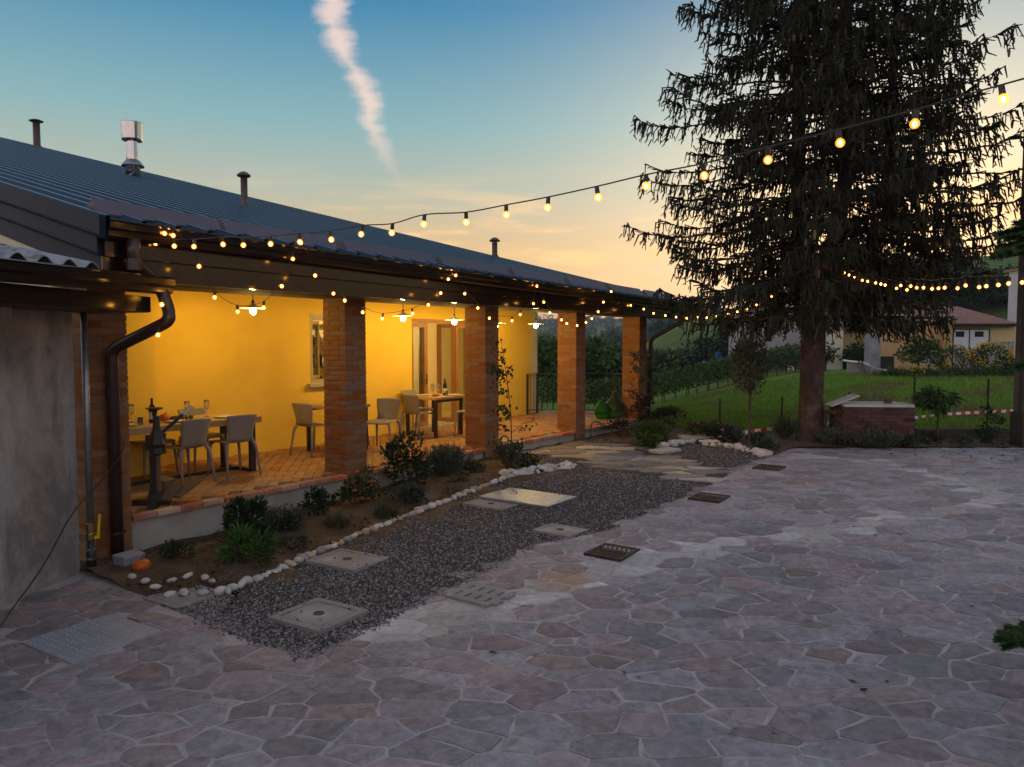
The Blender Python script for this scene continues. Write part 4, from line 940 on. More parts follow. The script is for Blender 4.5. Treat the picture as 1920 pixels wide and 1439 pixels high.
m = MB(); m.lathe([(.03, 0), (.033, .09), (.031, .09), (.028, .006)], n=14); tag(m.build('tumbler', m_wglass, None, True, (4.78, 8.86, zt)), 'short clear water tumbler on the long table beside a plate', 'glass')
m = MB(); m.lathe([(.03, 0), (.033, .09), (.031, .09), (.028, .006)], n=14); tag(m.build('tumbler', m_wglass, None, True, (10.68, 9.0, zt)), 'short clear water tumbler on the square table', 'glass')
pumpkin('pumpkin', 'small orange gourd lying on the long table beside the wine bottle', (5.17, 9.0, zt), .065, m_pump)
m_bread = surf('bread', (.42, .20, .06), (.34, .15, .04), 9, 4, rough=.8, bump=.4)
m = MB(); m.ball((10.40, 9.02, zt + .035), .075, 12, 8, 1, .8, .5); tag(m.build('bread_roll', m_bread, None, True), 'round brown bread roll on the square table', 'bread')
m_fr = [surf('fruit_dark', (.06, .03, .02), (.09, .05, .02), 9, 3, rough=.4), surf('fruit_green', (.13, .15, .03), (.10, .12, .02), 9, 3, rough=.4), surf('fruit_rust', (.30, .10, .03), (.22, .07, .02), 9, 3, rough=.45)]
for k in range(9):
    m = MB(); r = random.uniform(.024, .04); x, y = 5.28 + (k % 5) * .062 + random.uniform(-.01, .01), 9.0 + (k // 5) * .07; m.ball((0, 0, 0), r, 10, 7, 1, 1, random.uniform(.8, 1)); tag(m.build('fruit', m_fr[k % 3], None, True, (x, y, zt + r * .9)), 'small autumn fruit or gourd heaped beside the orange gourd on the long table', 'fruit', 'autumn fruit on the long table')
# old corking machine at the porch edge
cx0, cy0 = 4.33, 7.70
t = thing('corking_machine', 'old iron and wood corking machine with long lever at the porch edge', 'machine', (cx0, cy0, ZF)); m = MB()
m.box((cx0, cy0, ZF + .03), (.50, .07, .06), .75); m.box((cx0 - .05, cy0 + .05, ZF + .03), (.40, .07, .06), .75 + math.pi / 2); m.box((cx0 - .01, cy0 + .02, ZF + .10), (.16, .16, .10), .75, 0, 0, .7); m.build('base', m_black, t)
m = MB(); m.tube([(cx0, cy0, ZF + .1), (cx0, cy0, ZF + .56)], .032, 10); m.build('column', m_oldwood, t)
m = MB(); m.box((cx0 - .055, cy0, ZF + .36), (.045, .05, .5), .75); m.build('rear_post', m_black, t)
m = MB(); m.lathe([(.045, .54), (.07, .56), (.065, .62), (.085, .66), (.07, .74), (.06, .78), (.04, .82), (.035, .96)], (cx0, cy0, ZF), 10); m.box((cx0 + .06, cy0 - .02, ZF + .66), (.06, .05, .22), .75); m.box((cx0 - .07, cy0 + .03, ZF + .68), (.05, .06, .16), .75); m.build('head', m_black, t)
m = MB(); m.lathe([(.02, .96), (.03, 1.02), (.085, 1.035), (.088, 1.05), (.07, 1.05), (.02, 1.04)], (cx0 - .02, cy0, ZF), 12); m.build('cup', m_black, t)
la, lb_ = Vector((cx0 + .03, cy0 - .01, ZF + .76)), Vector((cx0 + .33, cy0 - .15, ZF + 1.05)); m = MB(); m.tube([la, la.lerp(lb_, .7)], .018, 8); m.build('lever', m_black, t)
m = MB(); m.tube([la.lerp(lb_, .7), la.lerp(lb_, .74), la.lerp(lb_, .76), lb_], [.018, .026, .021, .019], 8); m.build('lever_grip', m_label, t)
m = MB(); m.box((cx0 + .12, cy0 + .14, ZF + .15), (.20, .16, .22), .5, .25); m.box((cx0 + .10, cy0 - .04, ZF + .12), (.26, .16, .025), .4, .0, -.5); m.box((cx0 + .26, cy0 - .07, ZF + .14), (.34, .15, .022), .3, .1, -.35); m.build('wooden_box', m_oldwood, t)
# demijohns
def demijohn(x, y, z, s, col, label):
    q = Nodes('demijohn_glass'); mt = q.done(q.pbsdf(col, .04, 0, .6, None, Transmission_Weight=.5, IOR=1.25, Alpha=1.0))
    t = thing('demijohn', label, 'demijohn', (x, y, z)); m = MB(); m.lathe([(.13 * s, 0), (.17 * s, .02 * s), (.225 * s, .13 * s), (.235 * s, .22 * s), (.20 * s, .34 * s), (.10 * s, .47 * s), (.045 * s, .54 * s), (.036 * s, .60 * s)], (x, y, z), 24); m.build('body', mt, t, True)
    m = MB(); m.lathe([(.036 * s, .595 * s), (.05 * s, .60 * s), (.05 * s, .625 * s), (.033 * s, .63 * s)], (x, y, z), 14); m.build('lip', mt, t, True)
demijohn(15.12, 8.10, ZF, .78, (.02, .14, .015), 'smaller bright green glass demijohn on the porch floor'); demijohn(15.42, 7.95, ZF, .98, (.04, .08, .035), 'larger pale green glass demijohn beside the last brick pillar')
# pendant lamps
m_pend = emit('pendant_bulb', (1, .64, .17), 430); m_shade = surf('enamel_shade', (.70, .66, .55), (.66, .62, .5), 3, 2, rough=.35)
pm = None
lab = ['pendant lamp with flat enamel shade hanging over the long table', 'pendant lamp with flat enamel shade between the small window and the glazed doors', 'pendant lamp with flat enamel shade in front of the glazed doors', 'pendant lamp with flat enamel shade above the leafy climbing rose', 'pendant lamp with flat enamel shade beside the grey glazed screen']
for i, (x, z) in enumerate(((6.36, 2.575), (9.32, 2.555), (10.68, 2.52), (11.99, 2.49), (13.42, 2.50))):
    if pm is None:
        t = thing('pendant_lamp', lab[0], 'lamp', (0, 0, 0), 'pendant lamps under the porch ceiling'); m = MB(); m.lathe([(.174, .036), (.178, .036), (.178, .041), (.06, .066), (.03, .085), (.024, .115), (.018, .112), (.022, .080), (.05, .062), (.17, .036)], n=28); m.f = [f_ for f_ in m.f if len(f_) == 4]; m.mi = m.mi[:len(m.f)]; m.build('shade', m_shade, t)
        m = MB(); m.lathe([(.02, .03), (.022, .05), (.022, .12), (.012, .15)], n=10); m.build('socket', m_black, t); m = MB(); m.tube([(0, 0, .14), (0, 0, .55)], .006, 6); m.build('cord', m_black, t)
        m = MB(); m.ball((0, 0, 0), .042, 14, 10, 1, 1, 1.12); m.build('bulb', m_pend, t, True); pm = t; o = t
    else: o = copy_tree(pm)
    o.location = (x, 8.8, z); o['label'] = lab[i]
# ------------------------------------------------------------------ string lights
q = Nodes('amber_glass'); tr = q.n('ShaderNodeBsdfTransparent'); tr.inputs[0].default_value = (.95, .72, .40, 1); e = q.n('ShaderNodeEmission'); e.inputs[0].default_value = (1, .33, .03, 1); e.inputs[1].default_value = .6
ad = q.n('ShaderNodeAddShader'); q.l(tr.outputs[0], ad.inputs[0]); q.l(e.outputs[0], ad.inputs[1]); m_amber = q.done(ad.outputs[0])
m_fil = emit('filament', (1, .55, .14), 28)
RB = .0225; m = MB(); m.ball((0, 0, -.055), RB, 14, 10); m.lathe([(.009, -.034), (.011, -.028)], n=10); gm = m.mesh('bulb', m_amber, True)
m = MB(); m.ball((0, 0, -.056), .0105, 8, 6, 1, 1, 1.25); fm_ = m.mesh('filament', m_fil, True)
m = MB(); m.lathe([(.006, .012), (.013, .010), (.014, -.028), (.012, -.033)][::-1], n=10); sm_ = m.mesh('socket', m_black)
def string_light(label, P, wire, sag=0, r=.0035):
    t = thing('string_light', label, 'string lights', tuple(P[0])); m = MB(); m.tube(wire, r, 5); m.build('wire', m_black, t)
    for p in P:
        p = Vector(p) + Vector((0, 0, .055)); b = link('bulb', gm, t, p); rx, ry = random.uniform(-.18, .18), random.uniform(-.18, .18); b.rotation_euler = (rx, ry, 0)
        for nm, me in (('socket', sm_), ('filament', fm_)):
            o = bpy.data.objects.new(nm, me); COL.objects.link(o); o.parent = b
    return t
def wire_through(P, dz=.066, k=6): return catm([Vector(p) + Vector((0, 0, dz)) for p in P], k)
pxA = [(1877, 188), (1716, 233), (1571, 269), (1440, 300), (1318, 330), (1211, 350), (1119, 371), (1028, 390), (949, 404), (874, 417), (796, 421), (736, 437), (680, 440), (619, 450), (562, 454), (508, 458), (456, 460), (416, 459), (365, 463), (326, 462), (292, 457)]
PA = [dep(x, y, 3.35 * (1 + .05506 * k)) for k, (x, y) in enumerate(pxA)]
FIR = np.array([4.72, -1.45, .05]); endA = np.array([4.68, -1.38, 3.62])
string_light('long string of round bulbs running from the courtyard to the near roof corner', PA, wire_through([endA] + PA + [np.array([3.72, 6.62, 3.16])]), r=.0045)
pxB = [(308, 438), (326, 442), (373, 500), (403, 558), (445, 585), (495, 577), (529, 537), (549, 486), (563, 456), (590, 517), (627, 551), (646, 564), (681, 586), (718, 598), (773, 588), (803, 572), (826, 550), (842, 524), (856, 517), (872, 551), (896, 578), (918, 597), (960, 602), (976, 590), (1000, 570), (1006, 537), (1019, 567), (1032, 587), (1052, 600), (1063, 607), (1082, 611), (1099, 605), (1109, 598), (1121, 585), (1131, 567), (1146, 547)]
PB = [atY(x, y, 6.60) for x, y in pxB]
string_light('string of round bulbs swagged in loops along the dark porch fascia', PB, wire_through(PB, k=4), r=.003)
pxC = [(1162, 564), (1183, 573), (1208, 580), (1226, 588), (1247, 592), (1267, 595), (1287, 597), (1308, 595), (1324, 596), (1344, 594), (1366, 589), (1383, 585), (1400, 580), (1419, 572), (1447, 556), (1470, 540)]
dC = np.linspace(15.3, 14.2, len(pxC)); PC = [dep(x, y, d) for (x, y), d in zip(pxC, dC)]
string_light('string of round bulbs from the far roof corner into the spruce', PC, wire_through([PB[-1]] + PC, k=4), r=.004)
pxD = [(1553, 497), (1560, 506), (1583, 512), (1592, 516), (1603, 520), (1613, 523), (1617, 526), (1627, 528), (1641, 531), (1652, 533), (1660, 535), (1682, 541), (1688, 536), (1702, 544), (1706, 537), (1719, 540), (1732, 540), (1748, 542), (1761, 541), (1773, 540), (1797, 541), (1809, 536), (1834, 539), (1851, 537), (1870, 535), (1893, 532), (1916, 530), (1955, 524)]
dD = np.linspace(14.3, 7.2, len(pxD)); PD_ = [dep(x, y, d) for (x, y), d in zip(pxD, dD)]
string_light('low string of round bulbs sagging from the spruce across the lawn side', PD_, catm([p + np.array([0, 0, .066 + (.05 if y > 535 else .03)]) for p, (x, y) in zip(PD_, pxD)] + [np.array([4.74, -1.36, 3.05])], 3), r=.004)
for k, (px, py) in enumerate(((303, 560), (296, 617))):
    b = link('bulb', gm, None, dep(px, py, 6.75)); 
    for nm, me in (('socket', sm_), ('filament', fm_)):
        o = bpy.data.objects.new(nm, me); COL.objects.link(o); o.parent = b
    tag(b, ['loose round bulb beside the downpipe elbow above', 'loose round bulb on the slanting brown downpipe'][k], 'bulb')
# ------------------------------------------------------------------ covers, plates and drain grates
def loc_box(m, cv, x, y, z, d, rz=0):
    ca, sa = math.cos(cv['rz']), math.sin(cv['rz']); m.box((cv['c'][0] + x * ca - y * sa, cv['c'][1] + x * sa + y * ca, z), d, cv['rz'] + rz)
def cover(k, label, fw=.055, proud=.03):
    cv = covers[k]; w, d = cv['w'], cv['d']; z = ground_h(*cv['c']); t = thing('manhole_cover', label, 'manhole cover', (*cv['c'], z)); m = MB()
    for sx in (-1, 1): loc_box(m, cv, sx * (w - fw) / 2, 0, z + proud / 2 - .03, (fw, d, proud + .06))
    for sy in (-1, 1): loc_box(m, cv, 0, sy * (d - fw) / 2, z + proud / 2 - .03, (w - 2 * fw, fw, proud + .06))
    m.build('frame', m_cover, t); m = MB(); m.bevbox((0, 0, -.005), (w - 2 * fw - .012, d - 2 * fw - .012, .05), .008); l = m.build('lid', m_cover, t, False, (*cv['c'], z + proud - .022)); l.rotation_euler = (0, 0, cv['rz'])
    m = MB(); m.lathe([(.045, 0), (.045, .004), (.03, .005), (.028, .001), (.001, .001)], (0, 0, 0), 14); o = m.build('lifting_hole', m_iron, t, False, (*cv['c'], z + proud - .0015))
    b = MB(); loc_box(b, cv, 0, 0, z - .02, (w - .05, d - .05, .01)); b.build('shadow_gap', m_dark, t)
cover('A', 'square concrete manhole cover in the gravel at the paving edge', .06, .035); cover('B', 'square concrete manhole cover half in gravel touching the river stones', .045, .03); cover('C', 'square concrete manhole cover between the white stones and the steel plate', .05, .015)
cover('D', 'flat concrete manhole cover beside the large steel plate in the gravel', .05, .02); cover('E', 'pale framed manhole cover where gravel meets the paving', .05, .02)
q = Nodes('tread_plate'); vo = q.n('ShaderNodeTexVoronoi'); vo.inputs['Scale'].default_value = 26; vo.inputs['Randomness'].default_value = 0; q.l(q.g.outputs['Position'], vo.inputs['Vector'])
m_plate = q.done(q.pbsdf(q.mix(q.mr(q.noise(6, 5), .35, .65), (.44, .48, .54), (.36, .40, .46)), q.mr(q.noise(4, 5), .3, .7, .38, .52), .45, .5, q.bump(q.mr(vo.outputs['Distance'], .1, .25, 1, 0), .7, .004)))
def tread(k, label, proud):
    cv = covers[k]; z = ground_h(*cv['c']); t = thing('steel_plate', label, 'steel plate', (*cv['c'], z)); m = MB(); loc_box(m, cv, 0, 0, z + proud - .01, (cv['w'], cv['d'], .02)); m.build('plate', m_plate, t)
    m = MB()
    for sx in (-1, 1): loc_box(m, cv, sx * (cv['w'] / 2 - .01), 0, z + proud - .03, (.02, cv['d'] - .01, .02))
    m.build('rim', m_galv, t); m = MB(); nx, ny_ = int(cv['w'] / .055), int(cv['d'] / .055); ca, sa = math.cos(cv['rz']), math.sin(cv['rz'])
    for i in range(nx):
        for j in range(ny_):
            x, y = (i + .5 - nx / 2) * .055, (j + .5 - ny_ / 2) * .055; m.lathe([(.009, 0), (.006, .0035), (.001, .0042)], (cv['c'][0] + x * ca - y * sa, cv['c'][1] + x * sa + y * ca, z + proud), 6)
    tag(m.build('studs', m_plate, t), kind='stuff')
    if k == 'P1':
        m = MB(); loc_box(m, cv, cv['w'] / 2 + .008, .05, z + .006, (.014, .16, .02)); m.build('hinge', m_iron, t)
tread('P1', 'blue-grey studded steel plate set in the paving by the render wall', .014); tread('P2', 'large pale studded steel plate lying on the gravel beside the river stones', .03)
cv = covers['S']; z = ground_h(*cv['c']); t = thing('drain_grate', 'pale concrete drain cover with two rows of slots in the paving', 'drain grate', (*cv['c'], z)); m = MB(); w, d = cv['w'], cv['d']
ys = np.linspace(-d / 2 + .05, d / 2 - .05, 5)      # ribs between slots
loc_box(m, cv, -w / 2 + .03, 0, z + .004, (.06, d, .036)); loc_box(m, cv, w / 2 - .03, 0, z + .004, (.06, d, .036)); loc_box(m, cv, 0, 0, z + .004, (.07, d, .036))
for sx in (-1, 1):
    for j in range(5):
        y = (j - 2) * (d / 4.4); wd = d / 4.4 - .028 if abs(j - 2) < 2 else d / 4.4 * .98
        loc_box(m, cv, sx * .0875, y if abs(j - 2) < 2 else y + (-.01 if j == 0 else .01), z + .004, (.105, wd, .036))
m.build('lid', m_cover, t); m = MB(); loc_box(m, cv, 0, 0, z + .002, (w - .02, d - .02, .004)); m.build('slot_void', m_dark, t)  # black plate on the mortar replaces the shade down in the slots
def grate(k, label):
    cv = covers[k]; z = ground_h(*cv['c']); w, d = cv['w'], cv['d']; t = thing('drain_grate', label, 'drain grate', (*cv['c'], z), 'cast iron drain grates'); m = MB()
    for sx in (-1, 1): loc_box(m, cv, sx * (w / 2 - .015), 0, z + .006, (.03, d, .03))
    for sy in (-1, 1): loc_box(m, cv, 0, sy * (d / 2 - .015), z + .006, (w - .06, .03, .03))
    m.build('frame', m_iron, t)
    for j in range(7):
        for sx in (-1, 1): m = MB(); loc_box(m, cv, sx * (w / 4 - .01), (j - 3) * .052, z + .008, (w / 2 - .05, .022, .022), sx * .42); m.build('bar', m_iron, t)
    m = MB(); loc_box(m, cv, 0, 0, z + .008, (.022, d - .06, .024)); m.build('spine', m_iron, t); m = MB(); loc_box(m, cv, 0, 0, z + .002, (w - .02, d - .02, .004)); m.build('void', m_dark, t)  # flat black plate under the bars paints in the shaded depth
grate('G1', 'rusty cast iron drain grate by the pale framed cover'); grate('G2', 'rusty cast iron drain grate at the gravel edge before the flagstone path'); grate('G3', 'rusty cast iron drain grate beyond the flagstone path')
# ------------------------------------------------------------------ stones edging the beds
def rock_mesh(seed, mat, flat=.62, rough=.16, n=10, mm=7):
    r_ = random.Random(seed); m = MB(); vs = []; ph = [(r_.uniform(0, 6.28), r_.randint(1, 3), r_.randint(1, 3)) for _ in range(4)]
    for i in range(mm + 1):
        th = math.pi * i / mm
        for k in range(n):
            a = 2 * math.pi * k / n; s = 1 + sum(rough * .5 * math.sin(p + f * a + g * th) for p, f, g in ph) * (math.sin(th) ** .5 if math.sin(th) > 0 else 0); vs.append((s * math.sin(th) * math.cos(a), s * .72 * math.sin(th) * math.sin(a), -flat * math.cos(th) * s))
    m.add(vs, [(i * n + k, i * n + (k + 1) % n, (i + 1) * n + (k + 1) % n, (i + 1) * n + k) for i in range(mm) for k in range(n)]); return m.mesh('border_stone', mat, rough < .2)
m_rs = [surf('river_stone_white', (.60, .56, .50), (.50, .46, .41), 9, 5, rough=.75, rnd='obj', rv=.15, bump=.2), surf('river_stone_tan', (.47, .36, .24), (.38, .28, .18), 9, 5, rough=.75, rnd='obj', rv=.2, bump=.25), surf('river_stone_grey', (.34, .31, .29), (.27, .24, .225), 9, 5, rough=.75, rnd='obj', rv=.2, bump=.25)]
rocks = [rock_mesh(i, m_rs[[0, 1, 2, 0, 1, 0][i % 6]], random.uniform(.5, .75), .10) for i in range(8)]
rrough = [rock_mesh(50 + i, m_rs[0], .7, .34, 9, 6) for i in range(5)]
def put_stone(x, y, s, me, lab_, grp, zoff=0, rz=None):
    o = link('border_stone', me, None, (x, y, ground_h(x, y) + s * .45 + zoff)); o.scale = (s * random.uniform(.9, 1.35), s * random.uniform(.85, 1.1), s * random.uniform(.75, 1.0)); o.rotation_euler = (random.uniform(-.35, .35), random.uniform(-.3, .3), rz if rz is not None else random.uniform(0, 3.14)); tag(o, lab_, 'stone', grp)
x = 3.42
while x < 8.75:
    s = random.uniform(.04, .072) * (1.0 if x < 5 else .92); me_ = random.choice(rocks if x > 4.6 else [rocks[0], rocks[3], rocks[5], rocks[6], rocks[1]]); cn = me_.materials[0].name.split('_')[-1]
    put_stone(x, bed_front(x) + random.uniform(-.035, .035), s, me_, ('smooth %s river stone in the row ' % cn) + ('beside the bright green fern' if x < 4.75 else 'touching the square cover half in gravel' if x < 5.35 else 'edging the bare soil below the rose bushes' if x < 7.1 else 'along the flat cover and large steel plate'), '%s river stones edging the flower bed' % cn); x += s * random.uniform(1.35, 1.75) * (.85 if x > 5 else 1.0)
for px, py in ((247, 1086), (272, 1094), (292, 1105), (322, 1092), (352, 1084), (384, 1088), (398, 1094), (428, 1112)):
    p = atz(px, py, .03); put_stone(p[0], p[1], random.uniform(.038, .055), rocks[random.choice([0, 3, 5])], 'white river stone in the loose cluster by the pumpkin and square cover', 'white stones by the pumpkin', .03)
x = 8.85
while x < 9.98:
    for dy in (0, .09): put_stone(x, bed_front(x) + dy, random.uniform(.05, .08), random.choice(rrough), 'jagged white rock ending the flower bed edging', 'jagged white rocks at the flower bed end', dy * .3)
    x += random.uniform(.09, .13)
P2 = [(12.72, 5.56), (13.1, 5.58), (13.4, 5.52), (13.72, 5.42), (13.66, 5.1), (13.58, 4.8), (13.48, 4.55), (13.25, 4.25), (13.05, 4.0), (12.9, 3.82), (12.78, 3.70)]
for a, b in zip(P2[:-1], P2[1:]):
    for k in range(2): f = k / 2 + random.uniform(0, .3); put_stone(a[0] + (b[0] - a[0]) * f, a[1] + (b[1] - a[1]) * f, random.uniform(.07, .12), random.choice(rrough), 'rough pale rock edging the planting bed by the spruce', 'rough rocks edging the far planting bed')
for c_, w_, d_, r_, lb in (((12.35, 5.35), .55, .28, -.3, 'thin pale stone slab lying in the gravel before the rough rocks'), ((13.95, 5.42), .62, .32, -.95, 'thin pale stone slab laid on top of the rough rocks')):
    m = MB(); m.bevbox((0, 0, 0), (w_, d_, .05), .01); o = m.build('stone_slab', m_flag[2], None, False, (*c_, ground_h(*c_) + (.03 if 'gravel' in lb else .10))); o.rotation_euler = (0, 0, r_); tag(o, lb, 'stone slab')
# ------------------------------------------------------------------ vegetation
def leafmat(name, c1, c2=None, rv=.35, rough=.6): return surf(name, c1, c2 or tuple(v * .6 for v in c1), 3, 3, rnd='isl', rv=rv, rough=rough, spec=.25)
m_lf = dict(dark=leafmat('leaf_dark', (.028, .055, .018)), fern=leafmat('leaf_fern', (.055, .13, .02)), lav=leafmat('leaf_lavender', (.10, .115, .085)), grey=leafmat('leaf_grey', (.075, .095, .06)), olive=leafmat('leaf_olive', (.085, .10, .05)),
            rose=leafmat('leaf_rose', (.04, .065, .02)), purple=leafmat('leaf_purple', (.045, .022, .022)), dry=leafmat('leaf_dry', (.13, .11, .05)), mid=leafmat('leaf_mid', (.055, .115, .022)), tree=leafmat('leaf_tree', (.075, .15, .025)), treed=leafmat('leaf_tree_dark', (.035, .065, .02)), wood=leafmat('leaf_wood', (.10, .135, .04)),
            vine=leafmat('leaf_vine', (.06, .12, .02)), spruce=leafmat('spruce_needles', (.048, .046, .020), (.030, .030, .014), .5), fir=leafmat('fir_needles', (.055, .12, .03), (.03, .075, .02)))
m_bark = surf('bark', (.115, .075, .058), (.06, .04, .032), 12, 6, .3, .7, .95, bump=1.0, bscale=22, bd=.04, c3=(.16, .11, .09), s3=5)
m_twig = surf('twig', (.075, .05, .035), (.05, .035, .025), 12, 3)
m_pet = dict(pink=surf('petal_pink', (.62, .16, .20), (.70, .26, .26), 9, 2), orange=surf('petal_orange', (.66, .26, .08), (.6, .2, .06), 9, 2), yellow=surf('petal_yellow', (.72, .50, .02), (.66, .42, .02), 9, 2), mag=surf('petal_magenta', (.50, .05, .14), (.45, .05, .12), 9, 2))
def ell(n, c, w, h, shell=.35):
    d = unit(rng.normal(size=(n, 3))); r = (shell + (1 - shell) * rng.random((n, 1))) ** .6
    return np.asarray(c) + d * r * np.array([w, w, h]), d
def flower(P, r, mat, parent, petals=7):
    vs = []
    d = unit(np.stack([np.cos(np.arange(petals * 2) * 2.4), np.sin(np.arange(petals * 2) * 2.4), np.where(np.arange(petals * 2) < petals, .25, 1.0)], -1))
    v, f = blades(np.repeat([P], petals * 2, 0), d, r, r * .5, 1, mid=.6); return link('flower', npmesh('flower', v, f, mat), parent)
def bush(label, base, w, h, n, ls, mat, style='leafy', flowers=(), cat_='shrub', name='shrub', aspect=.30, clump=14, group=None):
    z = base[2] if len(base) > 2 else ground_h(*base) + .02
    t = thing(name, label, cat_, (base[0], base[1], z), group); B = np.array([base[0], base[1], z])
    if style == 'leafy':
        cc, _ = ell(clump, B + [0, 0, h * .55], w * .42, h * .42, .5); P = []; Dd = []
        for c in cc:
            k = n // clump; p, d = ell(k, c, w * .20, h * .18, .2); P.append(p); Dd.append(unit(d + unit(c - B - [0, 0, h * .2]) * .8 + [0, 0, .25]))
        P = np.concatenate(P); P[:, 2] = np.maximum(P[:, 2], z + .01); v, f = blades(P, np.concatenate(Dd), ls * rng.uniform(.6, 1.3, len(P)), ls * aspect, 1)
        m = MB()
        for c in cc[:8]: m.tube([tuple(B), tuple(B * .5 + c * .5 + rng.normal(0, .015, 3)), tuple(c)], [.008, .006, .003], 5)
        m.build('stem', m_twig, t)
    else:
        P = B + np.stack([rng.normal(0, w * .16, n), rng.normal(0, w * .16, n), np.zeros(n)], -1); sp = w / max(h, .05) * .5
        d = np.stack([rng.normal(0, sp, n), rng.normal(0, sp, n), np.ones(n)], -1); v1, f1 = blades(P, d, h * rng.uniform(.45, 1.0, n), ls * .14, 2, mid=.5)
        k = n * 2; i = rng.integers(0, n, k); q_ = P[i] + unit(d[i]) * (h * rng.uniform(.2, .8, k))[:, None]; v2, f2 = blades(q_, unit(d[i]) + rng.normal(0, .6, (k, 3)), ls * rng.uniform(.6, 1.2, k), ls * .12, 1); v, f = cat([(v1, f1), (v2, f2)])
    link('foliage', npmesh('foliage', v, f, mat), t)
    for col_, k in flowers:
        for _ in range(k):
            p, d = ell(1, B + [0, 0, h * .6], w * .48, h * .42, .95); p[0][2] = max(p[0][2], z + .06); flower(p[0] - np.array([FW[0], FW[1], 0]) * .04, random.uniform(.022, .036), m_pet[col_], t)
    return t
L_ = m_lf
bush('dense dark evergreen bush behind the bright fern in the flower bed', (4.62, 6.58), .46, .50, 760, .075, L_['dark'])
bush('bright green feathery fern spilling over the river stones', (4.30, 6.10), .50, .34, 800, .085, L_['fern'], aspect=.12)
bush('small dark plant near the pumpkin against the porch plinth', (3.95, 6.75), .30, .20, 300, .04, L_['dark'])
bush('grey lavender tuft below the long table', (5.28, 6.86), .42, .32, 420, .07, L_['lav'], 'spiky')
bush('dark leafy plant between the lavender and the rose by the plinth', (5.86, 6.95), .34, .32, 340, .06, L_['dark'])
bush('low round dark cushion plant beside the river stones', (4.86, 6.16), .30, .17, 420, .03, L_['grey'])
bush('small grassy tuft in bare soil between cushion plant and rose', (5.66, 6.40), .26, .22, 180, .05, L_['dry'], 'spiky')
bush('dark rose bush with orange and magenta blooms before the second pillar', (6.50, 6.90), .50, .46, 620, .055, L_['rose'], flowers=(('orange', 7), ('mag', 4)))
bush('tall dark rose bush with pink blooms beside the second pillar', (7.55, 7.05), .66, .70, 820, .075, L_['rose'], flowers=(('pink', 5), ('mag', 3)), clump=18)
bush('silvery grey leafy plant by the river stones below the roses', (6.90, 6.50), .42, .22, 380, .07, L_['grey'])
bush('small dark weed beside the river stones near the silvery plant', (6.30, 6.26), .28, .20, 200, .05, L_['olive'], 'spiky')
bush('tall wispy grey lavender with thin stalks below the third pillar', (8.35, 7.05), .44, .58, 380, .08, L_['lav'], 'spiky')
bush('little dry tuft between the wispy lavender and the climbing rose', (8.15, 6.60), .26, .17, 220, .04, L_['dry'])
bush('dry grassy clump at the foot of the porch before the climbing rose', (8.75, 6.90), .36, .24, 260, .06, L_['dry'], 'spiky')
bush('dark shrub at the foot of the climbing rose', (9.05, 6.42), .44, .44, 560, .06, L_['olive'])
bush('low dark green plant above the jagged white rocks', (9.55, 6.45), .36, .22, 340, .05, L_['dark'])
n = 2600; wx = rng.uniform(3.5, 9.9, n); wy = np.array([bed_front(x) for x in wx]); wy = wy + (7.35 - wy) * rng.random(n); kp = np.sin(wx * 3.1) * np.sin(wy * 4.3 + wx) + rng.normal(0, .5, n) > .35; wx, wy = wx[kp], wy[kp]; n = len(wx)
v, f = blades(np.stack([wx, wy, .2 * sstep(4, 10.5, wx) + .03], -1), np.stack([rng.normal(0, .8, n), rng.normal(0, .8, n), np.ones(n)], -1), rng.uniform(.02, .07, n), .007, 1); tag(link('bed_weeds', npmesh('bed_weeds', v, f, L_['dry'])), 'thin dry weeds and leaf litter over the flower bed soil', 'weeds', kind='stuff')
# climbing rose sapling with sparse leaves
def sapling(label, base, top, n, spread, mat, ls=.06, name='sapling', bend=.12, branches=9):
    B = np.array(base); T = np.array(top); t = thing(name, label, 'sapling', tuple(B)); m = MB(); H = T[2] - B[2]
    tp = [B + (T - B) * f + np.array([math.sin(f * 5) * bend * .5, math.cos(f * 4) * bend * .4 - bend * .4, 0]) for f in np.linspace(0, 1, 8)]; m.tube([tuple(p) for p in tp], list(np.linspace(.012, .003, 8)), 6); P = []
    for k in range(branches):
        f = random.uniform(.22, .92); i = int(f * 7); o = tp[i]; a = random.uniform(0, 6.28); l = spread * random.uniform(.5, 1.1) * (1.15 - f * .6)
        e = o + np.array([math.cos(a) * l, math.sin(a) * l, random.uniform(.1, .5) * l + .05]); mid = (o + e) / 2 + np.array([0, 0, .05]); m.tube([tuple(o), tuple(mid), tuple(e)], [.005, .004, .002], 5)
        for _ in range(n // branches): u = random.uniform(.3, 1.05); P.append(o * (1 - u) + e * u + rng.normal(0, .035, 3))
    for _ in range(n // 3): f = random.uniform(.4, 1.0); P.append(B + (T - B) * f + rng.normal(0, .06, 3))
    m.build('stem', m_twig, t); P = np.array(P); v, f = blades(P, rng.normal(0, 1, P.shape) + [0, 0, -.3], ls * rng.uniform(.6, 1.2, len(P)), ls * .33, 1); link('foliage', npmesh('foliage', v, f, mat), t); return t
p0 = atz(975, 872, .2); sapling('tall thin climbing rose with sparse leaves in front of the third pillar', (9.30, 6.55, .18), (9.05, 6.60, 2.22), 210, .42, L_['rose'], .075, 'climbing_rose', branches=14)
